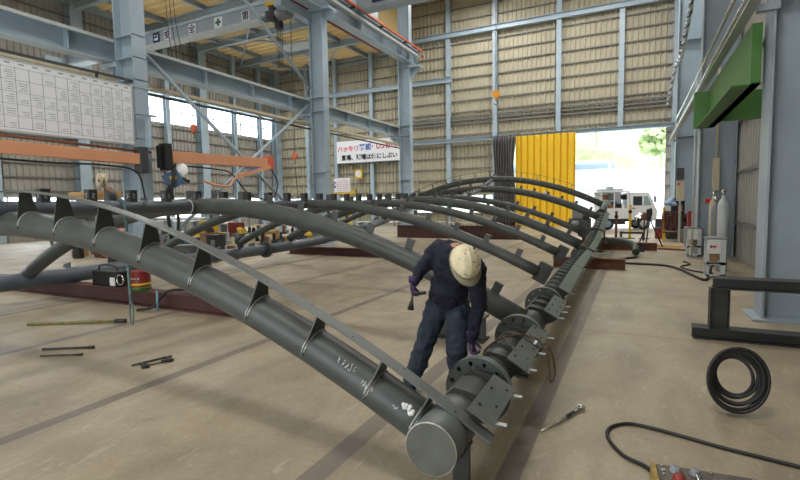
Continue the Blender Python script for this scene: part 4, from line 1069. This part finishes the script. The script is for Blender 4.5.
# outside things
random.seed(9)
def canopy():
    t = thing('shed_canopy','pale shed with thin bluish roof outside the doorway','shed',(-15,48,-1.2))
    obj('roof', MB().b2((0,0,6.2),(13,8,6.5)), mat('pale blue roof',(150,176,196),.6,0,.05,1), t)
    obj('wall', MB().b2((0,7.5,0),(13,8,6.2)), outw_m, t)
    for x in (.2,4.4,8.6,12.6): obj('post', MB().b2((x,0,0),(x+.2,.2,6.2)), lgrey_m, t)
canopy()
t = thing('outdoor_building','low white building behind the truck outside','building',(-12,56,0))
obj('wall', MB().b2((0,0,0),(26,3,4.6)), outw_m, t)
obj('roof', MB().b2((-.4,-.4,4.6),(26.4,3.4,4.8)), outw_m, t)
def crown(label, c, r, n):
    mb = MB()
    for _ in range(n):
        th = random.uniform(0,2*PI); ph = math.acos(random.uniform(-.2,1)); rr = random.uniform(.6,1)
        p = V((math.cos(th)*math.sin(ph)*r[0]*rr, math.sin(th)*math.sin(ph)*r[1]*rr, math.cos(ph)*r[2]*rr))+V(c)
        s = random.uniform(.35,.9); q = V((random.uniform(-1,1),random.uniform(-1,1),random.uniform(-1,1))).normalized(); d,a,b = frame(q)
        mb.poly([p+a*s, p+b*s*.7, p-a*s, p-b*s*.7],[(0,1,2,3)])
    t = thing('tree', label, 'tree', (c[0],c[1],0))
    o = obj('foliage', mb, leaf_m, t); o.location = -V((c[0],c[1],0))
    obj('trunk', MB().cyl((0,0,3),(0,0,c[2]),.12,8), leaf_m, t)
for k,(x,y,z,r,l) in enumerate(((-6,84,14,7,'pale green tree crown on the slope, left above the truck'),(3,80,16,8,'bright green tree crown filling the top of the doorway'),(11,84,14,8,'green tree crown at the right side of the doorway'),(5,76,9,5,'low green bush above the shed roof'),(-14,90,15,8,'pale tree crown behind the yellow door'))):
    crown(l,(x,y,z),(r,5,r*.75),900)
hb = MB(); g = []
for i in range(31):
    row=[]
    for j in range(9):
        x=-60+4*i; y=78+j*7; row.append(hb.bm.verts.new((x,y,-.3+j*4.2+1.2*math.sin(i*.9+j)*min(j,2))))
    g.append(row)
for i in range(30):
    for j in range(8): hb.bm.faces.new((g[i][j],g[i+1][j],g[i+1][j+1],g[i][j+1]))
struct('hillside', hb, leaf_m, 'green hillside rising behind the yard')

# ------------------------------------------------------------------ left background clutter behind the left header
random.seed(31)
def bench(label, x, y, w, d, h, m, top):
    t = thing('work_table', label, 'table', (x,y,0))
    for a in (.03,w-.11):
        for b in (.03,d-.11): obj('leg', MB().b2((a,b,0),(a+.08,b+.08,h-.05)), m, t)
    obj('tabletop', MB().b2((0,0,h-.06),(w,d,h)), top, t); obj('shelf', MB().b2((.05,.05,.3),(w-.05,d-.05,.33)), top, t); return t
bench('pale blue steel work table seen below the thick arch',-14.9,16.6,1.7,1.0,1.0,mat('pale blue table paint',(176,200,218),.5,0,.05,4),white_m)
bench('white work table further left below the thick arch',-17.3,15.2,1.6,1.0,.95,lgrey_m,white_m)
bench('long white topped bench at the left behind the header',-21.8,16.2,2.2,1.0,1.0,mgrey_m,white_m)
bench('pale bench behind the big left column',-23.5,17.5,3.0,1.0,1.1,mgrey_m,white_m)
bench('timber topped bench in the far left corner',-24.0,25.0,3.0,1.2,1.1,mgrey_m,wood_m)
bench('white topped bench before the far wall, left',-19,30.6,3.5,1.0,1.2,mgrey_m,white_m)
bench('white topped bench before the far wall, right of the notice board',-14.8,31.0,3.2,1.0,1.2,mgrey_m,cream_m)
bench('pale bench standing before the far wall near the curtain',-11.2,29.5,2.2,1.0,1.0,mgrey_m,cream_m)
def machine(label, x, y, w, h, m, m2):
    t = thing('workshop_machine', label, 'machine', (x,y,0))
    obj('base', MB().b2((0,0,0),(w,.6,h*.55)), m, t, bevel=.03); obj('head', MB().b2((w*.15,.05,h*.55),(w*.7,.5,h)), m2, t, bevel=.03)
    obj('handwheel', MB().lathe((w*.8,.0,h*.6),[(.02,-.03),(.16,-.03),(.18,0),(.16,.03),(.02,.03)],16,V((0,1,0))), black_m, t)
    obj('drum', MB().cyl((w*.1,-.12,h*.35),(w*.5,-.12,h*.35),.14,14), m2, t); return t
machine('yellow machine with black wheel left of the pale blue table',-16.3,14.0,1.1,1.1,yel2_m,yel2_m)
machine('red machine with a drum beside the yellow machine',-15.3,14.6,.9,1.0,dgrey_m,red_m)
machine('grey machine under the ridge pipe at the left',-17.3,12.7,1.0,1.15,mgrey_m,lgrey_m)
machine('orange and black machine left of the first fins',-14.3,9.0,1.2,1.05,black_m,orange_d)
machine('dark machine standing before the left wall',-22.2,19.5,1.4,1.5,dgrey_m,mgrey_m)
machine('brown yellow machine right of the pale blue table',-12.9,16.9,1.0,1.1,rust_m,yel2_m)
machine('small grey machine before the far wall, behind the middle arches',-13.5,27.5,1.4,1.2,mgrey_m,dgrey_m)
machine('dark machine near the yellow door foot',-3.3,27.4,1.1,1.3,dgrey_m,mgrey_m)
for a in machine_spots: machine(*a)
names = [('wooden_crate','pale timber crate',wood_m),('steel_box','dark steel box',dgrey_m),('cardboard_box','brown cardboard box',card_m),('plastic_crate','blue plastic crate',mat('blue plastic',(60,100,160),.5,0,.05,4)),('steel_box','grey steel box',mgrey_m),('plastic_crate','red plastic crate',red_m),('sack','pale stuffed sack',cream_m)]
spots = [(-13.6,9.5),(-14.4,9.9),(-15.1,10.6),(-15.8,10.9),(-13.9,10.9),(-14.7,11.5),(-16.2,11.7),(-17.2,11.9),(-13.2,12.2),(-14.2,12.8),(-15.2,12.9),(-13.4,13.6),(-14.3,14.2),(-12.9,14.6),(-13.6,15.4),(-16.9,13.2),(-18.4,14.2),(-19.4,14.4),(-12.8,10.7),(-20.5,15.5),(-12.7,18.4),(-13.6,18.9),(-14.8,19.2),(-13.2,20.4),(-12.4,21.2),(-14.6,21.5)]
order = ['nearest the left header','second from the left header','third from the left header','fourth from the left header']
cnt = {}
for i,(x,y) in enumerate(spots):
    nm,lb,m = names[i % len(names)]; w = random.uniform(.35,.7); h = random.uniform(.35,.75); d_ = random.uniform(.35,.6); rzv = random.uniform(-.5,.5)
    cnt[lb] = cnt.get(lb,-1)+1
    t = thing(nm, lb+' among the clutter behind the left header, '+['nearest the camera','second nearest of its kind','third nearest of its kind','farthest of its kind'][min(cnt[lb],3)], 'sack' if nm=='sack' else 'box', (x,y,0), rzv)
    if nm == 'sack': obj('body', MB().sphere((0,0,h*.42),w*.6,(1,.7,h/w*.75)), m, t)
    else:
        obj('body', MB().b2((-w/2,-d_/2,0),(w/2,d_/2,h)), m, t, bevel=.015)
        obj('lid', MB().b2((-w/2-.02,-d_/2-.02,h),(w/2+.02,d_/2+.02,h+.04)), m, t)
        if i%2: obj('content', MB().cyl((-w*.2,0,h+.04),(-w*.2,0,h+.25),.1,12).b2((0,-.1,h+.04),(w*.3,.12,h+.2)), random.choice((yel2_m,dgrey_m,white_m,rust_m,red_m)), t)
sm_m = [dgrey_m, rust_m, cream_m, mgrey_m, black_m, wood_m, lgrey_m, dirty_m]
random.seed(77)
taken = [(a, b, .62) for a, b in spots]+[(o.location.x+.6, o.location.y+.4, 1.0) for o in COL.objects if o.get('category') in ('table','machine')]
for i in range(110):
    u = random.random(); yy = 9.6+u*9; x0 = -11.0-u*2.2; x = x0-random.uniform(0, 5.5)
    for _ in range(60):
        if all((x-a)**2+(yy-b)**2 > q*q for a, b, q in taken): break
        u = random.random(); yy = 9.6+u*10; x = -11.0-u*2.2-random.uniform(0, 6.5)
    else: continue
    w, d_, h = random.uniform(.15,.42), random.uniform(.15,.4), random.uniform(.15,.75)
    taken.append((x, yy, .44))
    o = obj('steel_offcut', MB().b2((-w/2,-d_/2,0),(w/2,d_/2,h*.6)).b2((-w*.3,-d_*.2,h*.6),(w*.1,d_*.3,h)), sm_m[i%8], None, (x,yy,.0), bevel=.01)
    o.rotation_euler = (0,0,random.uniform(0,3))
    tag(o, 'small steel offcut in the crowded heap of parts behind the left header', 'offcut', 'small offcuts heaped behind the left header')
# stack of timber and the reel at far left
for k in range(4):
    tag(obj('timber_plank', MB().b2((-21.2,11.9,1.62+.19*k),(-19.3,12.9,1.62+.19*k+.16)), wood_m), 'pale timber plank in the stack at the left edge', 'plank', 'timber planks stacked at the left edge')
t = thing('timber_stand','grey stand under the timber planks at the left edge','stand',(-21.2,11.9,0)); obj('frame', MB().b2((0,0,0),(.15,1,1.62)).b2((1.7,0,0),(1.85,1,1.62)).b2((0,0,1.5),(1.9,1,1.61)), mgrey_m, t)
t = thing('cable_reel_machine','brown machine with a white reel on top at the left edge','reel',(-19.0,12.0,0))
obj('stand', MB().b2((-.1,0,0),(1.1,.8,1.5)), dgrey_m, t)
obj('body', MB().plate([(0,0.1,1.5),(.9,.1,1.5),(.5,.1,2.2),(.1,.1,2.5)],.3), rust_m, t)
obj('reel', MB().lathe((.05,-.1,2.75),[(.05,-.1),(.30,-.1),(.30,-.06),(.12,-.06),(.12,.06),(.3,.06),(.3,.1),(.05,.1)],24,V((.2,1,0))), cream_m, t)
obj('small_reel', MB().lathe((.55,-.1,2.0),[(.05,-.1),(.34,-.1),(.34,.1),(.05,.1)],24,V((.2,1,0))), black_m, t)
obj('reel_label', MB().lathe((.05,-.22,2.75),[(.01,0),(.07,0),(.07,.02),(.01,.02)],16,V((.2,1,0))), red_m, t)

# ------------------------------------------------------------------ worker
def bake_skin(name, verts, edges, radii, m, parent, root=0, sub=2, grow=1.0):
    me = bpy.data.meshes.new(name); me.from_pydata([V(v) for v in verts], edges, [])
    o = bpy.data.objects.new(name, me); COL.objects.link(o)
    md = o.modifiers.new('skin','SKIN'); md.use_smooth_shade = True; md.branch_smoothing = .5
    bpy.context.view_layer.update()
    if not me.skin_vertices:
        bpy.context.view_layer.objects.active = o
        with bpy.context.temp_override(object=o, active_object=o): 
            pass
    for i, r in enumerate(radii):
        d = me.skin_vertices[0].data[i]; r = r if isinstance(r, tuple) else (r, r); d.radius = (r[0]*grow, r[1]*grow); d.use_root = (i == root)
    s = o.modifiers.new('sub','SUBSURF'); s.levels = sub; s.render_levels = sub
    bpy.context.view_layer.update()
    dg = bpy.context.evaluated_depsgraph_get()
    nm = bpy.data.meshes.new_from_object(o.evaluated_get(dg)); bpy.data.objects.remove(o)
    nm.materials.clear(); nm.materials.append(m)
    for p in nm.polygons: p.use_smooth = True
    r_ = bpy.data.objects.new(name, nm); COL.objects.link(r_); r_.parent = parent
    return r_

shirt_m = mat('navy work shirt', (16,19,36), .85, 0, .25, 9, .5, 22)
jean_m  = mat('blue work jeans', (36,47,60), .9, 0, .35, 10, .5, 24)
skin_m  = mat('skin', (176,126,96), .6, 0, .05, 8)
glove_m = mat('purple work glove', (66,48,86), .8, 0, .3, 20, .4, 60)
glovep_m= mat('black glove palm', (30,28,32), .8, 0, .2, 20)
shoe_m  = mat('dark safety shoe', (34,34,38), .6, 0, .2, 12)
helm_m  = mat('scuffed cream helmet', (204,192,158), .45, 0, .22, 7, .15, 20)
hair_m  = mat('black hair', (22,18,16), .7, 0, .2, 30)
W = thing('person', 'worker in navy shirt, jeans and cream helmet bending over the flanged pipe', 'person', (-1.62,3.95,0))
def L_(p): return V(p)-V((-1.62,3.95,0))
# joints in world metres
PEL = V((-1.473,3.894,0.819)); SP1 = V((-1.432,3.838,0.964)); SP2 = V((-1.371,3.772,1.148)); CH = V((-1.321,3.708,1.271)); NK = V((-1.241,3.601,1.262)); HDc = V((-1.186,3.511,1.214))
SL = V((-1.480,3.711,1.307)); EL = V((-1.636,3.730,1.141)); WL = V((-1.681,3.642,1.023)); SR = V((-1.147,3.694,1.169)); ER = V((-1.149,3.777,0.843)); WR = V((-1.196,3.706,0.560))
HL = V((-1.569,3.898,0.766)); KL = V((-1.615,3.705,0.471)); AL = V((-1.762,3.746,0.107)); HR = V((-1.369,3.887,0.785)); KR = V((-1.321,3.700,0.480)); AR = V((-1.357,3.860,0.107))
def blob(name, caps, m, parent, voxel=.014, smooth=6, disp=0, extra=()):
    """one continuous surface grown over tapered limbs, then smoothed"""
    mb = MB()
    for a, ra, b, rb in caps:
        a, b = V(a), V(b); k = 6
        for i in range(k+1):
            t_ = i/k; mb.sphere(a.lerp(b, t_), ra+(rb-ra)*t_, (1,1,1), 16, 12)
        mb.cyl(a, b, ra, 16, rb)
    for c, r3, rot in extra:
        bmesh.ops.create_uvsphere(mb.bm, u_segments=20, v_segments=14, radius=1, matrix=Matrix.Translation(V(c)) @ rot.to_4x4() @ Matrix.Diagonal((r3[0], r3[1], r3[2], 1)))
    me = bpy.data.meshes.new(name); mb.bm.to_mesh(me); mb.bm.free()
    o = bpy.data.objects.new(name, me); COL.objects.link(o)
    md = o.modifiers.new('remesh','REMESH'); md.mode = 'VOXEL'; md.voxel_size = voxel
    sm = o.modifiers.new('smooth','SMOOTH'); sm.iterations = smooth; sm.factor = .5
    if disp:
        tx = bpy.data.textures.new(name, 'CLOUDS'); tx.noise_scale = .06; tx.noise_depth = 2
        dm = o.modifiers.new('folds','DISPLACE'); dm.texture = tx; dm.strength = disp; dm.mid_level = .5
    bpy.context.view_layer.update()
    nm = bpy.data.meshes.new_from_object(o.evaluated_get(bpy.context.evaluated_depsgraph_get())); bpy.data.objects.remove(o)
    nm.materials.clear(); nm.materials.append(m)
    for p in nm.polygons: p.use_smooth = True
    q = bpy.data.objects.new(name, nm); COL.objects.link(q); q.parent = parent; return q
l = L_
tz = (CH-PEL).normalized(); tx_ = (SR-SL); tx_ = (tx_-tz*tx_.dot(tz)).normalized(); ty = tz.cross(tx_)
TR = Matrix((tx_, ty, tz)).transposed()
blob('body', [(l(PEL),.11,l(SP2),.11),(l(SP2),.11,l(CH),.10),(l(CH),.07,l(NK),.055),(l(NK),.055,l(HDc),.06),(l(CH),.06,l(SL),.05),(l(SL),.05,l(EL),.038),(l(EL),.036,l(WL),.027),
  (l(CH),.06,l(SR),.05),(l(SR),.05,l(ER),.038),(l(ER),.036,l(WR),.027),(l(PEL),.09,l(HL),.08),(l(HL),.08,l(KL),.052),(l(KL),.052,l(AL),.036),(l(PEL),.09,l(HR),.08),(l(HR),.08,l(KR),.052),(l(KR),.052,l(AR),.036)], skin_m, W)
blob('jeans', [(l(PEL+V((0,0,.02))),.125,l(HL),.105),(l(PEL+V((0,0,.02))),.125,l(HR),.105),(l(HL),.108,l(KL),.084),(l(KL),.084,l(KL*.4+AL*.6),.080),(l(KL*.4+AL*.6),.080,l(AL+V((0,0,.03))),.068),
  (l(HR),.108,l(KR),.084),(l(KR),.084,l(KR*.4+AR*.6),.080),(l(KR*.4+AR*.6),.080,l(AR+V((0,0,.03))),.068)], jean_m, W, .013, 4, .045,
  extra=[(l(PEL),(.165,.125,.13),TR)])
blob('shirt', [(l(SL-V((-.03,0,.0))),.085,l(SL),.078),(l(SL),.080,l(EL),.060),(l(EL),.058,l(WL*.9+EL*.1),.042),(l(SR),.082,l(ER),.064),(l(ER),.062,l(WR*.93+ER*.07),.046),(l(CH),.09,l(NK),.065)], shirt_m, W, .013, 5, .04,
  extra=[(l(PEL*.55+SP1*.45),(.172,.135,.14),TR),(l(SP1),(.175,.14,.16),TR),(l(SP2),(.19,.145,.16),TR),(l(CH*.8+SP2*.2),(.215,.135,.12),TR)])
# head with face
hq = (V((.35,-.45,-.82))).normalized()       # where the face looks: down towards the pipe
hd_, hs_, hu_ = frame(hq, V((.5,-.6,.6)))
crown_dir = hu_                              # top of the skull
def HP(f, s, u): return L_(HDc) + hd_*f + hs_*s + hu_*u
mbh = MB(); mbh.sphere((0,0,0),1,(1,1,1),24,16)
R3 = Matrix((hd_,hs_,hu_)).transposed()
for v in mbh.bm.verts:
    q = v.co.copy(); f, s, u = q.x*.098, q.y*.075, q.z*.115
    if u < 0: s *= 1+.9*u/.115*.3; f *= 1+.25*u/.115*.5
    v.co = L_(HDc)+R3 @ V((f,s,u))
head = obj('head', mbh, skin_m, W)
for sg in (-1,1):
    obj('ear', MB().sphere(HP(-.005,.075*sg,-.01),.028,(.6,.5,1),10,8), skin_m, head)
    obj('eye', MB().sphere(HP(.085,.030*sg,.0),.011,(1,1,1),10,8), blk_ink, head)
obj('nose', MB().cyl(HP(.09,0,.0),HP(.115,0,-.035),.008,10,.015), skin_m, head)
obj('mouth', MB().cyl(HP(.086,-.022,-.058),HP(.086,.022,-.058),.005,8), red_m, head)
mb = MB(); mb.sphere((0,0,0),1,(1,1,1),20,12)
for v in mb.bm.verts:
    q=v.co.copy(); v.co = L_(HDc)+R3 @ V((q.x*.09-.014,q.y*.079,q.z*.11+.004))
obj('hair', mb, hair_m, head)
# helmet: shell with brim, ridges, facing axes of the head
HC = HDc+hu_*.035-hd_*.006
mb = MB(); nA, nB = 36, 12; rings = []
for j in range(nB+1):
    ph = PI/2*j/nB; row = []
    for i in range(nA):
        a = 2*PI*i/nA; rr = math.cos(ph)
        f = math.cos(a)*rr*.145; s = math.sin(a)*rr*.118; u = math.sin(ph)*.120
        bump = .006*max(0,1-abs(s)/.012)*(1 if j>2 else 0)+.005*max(0,1-abs(abs(s)-.045)/.01)*(1 if j>3 else 0)
        u += bump
        row.append(mb.bm.verts.new(L_(HC)+R3 @ V((f,s,u+.0))))
    rings.append(row)
for j in range(nB):
    for i in range(nA):
        f_ = mb.bm.faces.new((rings[j][i],rings[j][(i+1)%nA],rings[j+1][(i+1)%nA],rings[j+1][i])); f_.smooth = True
helm = obj('helmet', mb, helm_m, W)
md = helm.modifiers.new('thick','SOLIDIFY'); md.thickness = .004
mb = MB(); A=[]; B=[]
for i in range(nA):
    a = 2*PI*i/nA; e = .012+.045*max(0,math.cos(a))**1.5
    A.append(mb.bm.verts.new(L_(HC)+R3 @ V((math.cos(a)*.144,math.sin(a)*.117,0.004))))
    B.append(mb.bm.verts.new(L_(HC)+R3 @ V((math.cos(a)*(.144+e),math.sin(a)*(.117+e*.6),-.012))))
for i in range(nA):
    f_=mb.bm.faces.new((A[i],A[(i+1)%nA],B[(i+1)%nA],B[i])); f_.smooth=True
br_ = obj('brim', mb, mat('grimy helmet brim',(120,114,92),.6,0,.3,12), helm); md = br_.modifiers.new('thick','SOLIDIFY'); md.thickness=.004
random.seed(4); mb = MB()
for _ in range(34):
    a = random.uniform(0,2*PI); ph = random.uniform(.15,1.3); rr = math.cos(ph)
    p = L_(HC)+R3 @ V((math.cos(a)*rr*.147,math.sin(a)*rr*.120,math.sin(ph)*.123)); mb.sphere(p, random.uniform(.002,.006),(1,1,1),6,4)
obj('scuff_marks', mb, dirty_m, helm)
mb = MB()
for k in range(5):
    ph=.32+.16*k; a=-2.35 ; rr=math.cos(ph)
    p = L_(HC)+R3 @ V((math.cos(a)*rr*.147,math.sin(a)*rr*.121,math.sin(ph)*.123)); mb.box(p,(.012,.012,.012),.3*k)
obj('black_letters', mb, blk_ink, helm)
obj('chin_strap', MB().tube(smooth_path([HP(.02,.085,.02),HP(.05,.075,-.06),HP(.07,0,-.105),HP(.05,-.075,-.06),HP(.02,-.085,.02)],5),.005,6), black_m, helm)
# shoes
for an, nm in ((AL,0),(AR,1)):
    d = V((.35,-1,0)).normalized() if nm == 0 else V((.5,-.9,0)).normalized(); s = V((-d.y,d.x,0))
    mb = MB(); sec = [(-.085,.035,.06,.10),(-.04,.042,.075,.11),(.03,.045,.065,.09),(.09,.05,.045,.065),(.15,.045,.035,.05),(.185,.025,.025,.03)]
    rows=[]
    for f, w, c, h in sec:
        row=[]
        for k in range(12):
            a=2*PI*k/12; x=math.cos(a)*w; z=max(0.0,(h/2)+math.sin(a)*h/2)
            row.append(mb.bm.verts.new(L_((an.x,an.y,0))+d*f+s*x+V((0,0,z+.002))))
        rows.append(row)
    for A_,B_ in zip(rows,rows[1:]):
        for k in range(12):
            f_=mb.bm.faces.new((A_[k],A_[(k+1)%12],B_[(k+1)%12],B_[k])); f_.smooth=True
    mb.bm.faces.new(rows[0]); mb.bm.faces.new(rows[-1][::-1])
    sh = obj('shoe', mb, shoe_m, W)
    obj('sole', MB().plate([L_((an.x,an.y,.006))+d*-.09+s*.04,L_((an.x,an.y,.006))+d*.14+s*.048,L_((an.x,an.y,.006))+d*.19,L_((an.x,an.y,.006))+d*.14-s*.048,L_((an.x,an.y,.006))+d*-.09-s*.04][::-1],.012), black_m, sh)
# gloved hands: palm + five fingers each as one mesh per hand
def hand(w, palm_dir, across, curl_dir, name, curl=1.0):
    f = V(palm_dir).normalized(); a = V(across); a = (a-f*a.dot(f)).normalized(); c = V(curl_dir); c = (c-f*c.dot(f)-a*c.dot(a)).normalized()
    vs=[L_(w)-f*.03, L_(w)+f*.02, L_(w)+f*.055]; es=[(0,1),(1,2)]; rd=[(.028,.028),(.034,.024),(.036,.022)]
    for i,(off,ln) in enumerate(((-.030,.062),(-.010,.072),(.010,.068),(.029,.054))):
        b = len(vs); k = L_(w)+f*.085+a*off
        vs += [k, k+(f*.6+c*.8*curl).normalized()*ln*.45, k+(f*.6+c*.8*curl).normalized()*ln*.45+(f*-.3+c*.9).normalized()*ln*.35*1.0, k+(f*.6+c*.8*curl).normalized()*ln*.45+(f*-.3+c*.9).normalized()*ln*.35+(f*-.9+c*.4).normalized()*ln*.25]
        es += [(2,b),(b,b+1),(b+1,b+2),(b+2,b+3)]; rd += [(.012,.012),(.0105,.0105),(.010,.010),(.0085,.0085)]
    b=len(vs); vs += [L_(w)+f*.025-a*.042+c*.012, L_(w)+f*.055-a*.052+c*.035, L_(w)+f*.07-a*.035+c*.055]; es += [(1,b),(b,b+1),(b+1,b+2)]; rd += [(.014,.014),(.012,.012),(.010,.010)]
    return bake_skin(name, vs, es, rd, glove_m, W, 1, 2)
h1 = hand(WL, (.10,-.25,-1), (.5,-.8,0), (.7,.5,-.1), 'gloved_hand')
h2 = hand(WR, (.25,-.1,-1), (-.3,-.9,0), (.9,-.3,-.2), 'gloved_hand')
obj('glove_cuff', MB().tube([L_(WL)+V((0,0,.06)),L_(WL)+V((0,-.01,0.0))],[.038,.035],16), glove_m, h1)
obj('glove_cuff', MB().tube([L_(WR)+V((0,0.02,.08)),L_(WR)+V((0,0,0.0))],[.042,.038],16), glove_m, h2)
# hammer held in the hand on the left side of the picture
t = thing('chipping_hammer', 'dark hand tool held in the worker\'s left-side hand', 'hammer', tuple(WL+V((.02,-.02,-.08))))
obj('handle', MB().cyl((-.03,.03,-.02),(.12,-.06,.02),.014,12), black_m, t)
obj('shaft', MB().cyl((-.03,.03,-.02),(-.045,.03,-.10),.009,10), dirty_m, t)
obj('head', MB().cyl((-.035,.03,-.06),(-.055,.035,-.15),.010,16,.028), dirty_m, t)

# ------------------------------------------------------------------ lights
def lamp(label, x, y, z, e, sx, sy):  # fill light added to brighten the hall; its housing and hanger are invented
    t = thing('added_fill_light', label, 'fill light', (x,y,z))
    obj('housing', MB().b2((-sx/2-.05,-sy/2-.05,.03),(sx/2+.05,sy/2+.05,.13)), lgrey_m, t)
    obj('hanger', MB().cyl((0,0,.13),(0,0,16.5-z if x > XM-.4 else 12.5-z),.02,6), dgrey_m, t)
    li = bpy.data.lights.new('fill_light','AREA'); li.shape='RECTANGLE'; li.size=sx; li.size_y=sy; li.energy=e; li.color=(1,.985,.96)
    o = bpy.data.objects.new('fill_light', li); COL.objects.link(o); o.parent = t
    return t
GAIN = .215
for (x,y,e) in ((-3,-3,3600),(-8,-3,1500),(-3,5,500),(-7,8,700),(-3,15,1400),(-8,20,1500),(-3,27,2400),(-9,29,2400),(-.5,21,2200),(-.8,25.5,1600)):
    lamp('added fill light hanging over the main bay', x, y, 15.2, e*GAIN, 2.4, 1.2)['group'] = 'added fill lights of the main bay'
for (x,y,e) in ((-20,6,2300),(-20,16,2600),(-20,26,2800)):
    lamp('added fill light hanging over the left bay', x, y, 11.9, e*GAIN, 2.4, 1.2)['group'] = 'added fill lights of the left bay'

w = bpy.data.worlds.new('sky'); sc.world = w; w.use_nodes = True
bg = w.node_tree.nodes['Background']; N = w.node_tree.nodes; Lk = w.node_tree.links
tc = N.new('ShaderNodeTexCoord'); sp = N.new('ShaderNodeSeparateXYZ'); Lk.new(tc.outputs['Generated'], sp.inputs[0])
rp_ = N.new('ShaderNodeValToRGB'); Lk.new(sp.outputs[2], rp_.inputs['Fac'])
rp_.color_ramp.elements[0].color = (.93,.97,1,1); rp_.color_ramp.elements[1].color = (.80,.90,1,1)
Lk.new(rp_.outputs['Color'], bg.inputs['Color']); bg.inputs['Strength'].default_value = 6.2

# ------------------------------------------------------------------ camera
cam = bpy.data.cameras.new('camera'); cam.sensor_width = 36; cam.lens = 480/800*36; cam.clip_end = 400; cam.clip_start = .05
co = bpy.data.objects.new('camera', cam); COL.objects.link(co); sc.camera = co
Mx = Matrix(((0.89715777,-0.02015248,0.44125029),(0.44143187,0.07636585,-0.89403924),(-0.01567934,0.99687619,0.07740816)))
co.matrix_world = Matrix.Translation((0,0,1.7)) @ Mx.to_4x4()

vs_ = sc.view_settings
sc.display_settings.display_device = 'sRGB'
vs_.view_transform = 'Standard'; vs_.look = 'None'; vs_.gamma = 1; vs_.use_curve_mapping = False; vs_.exposure = 0.0
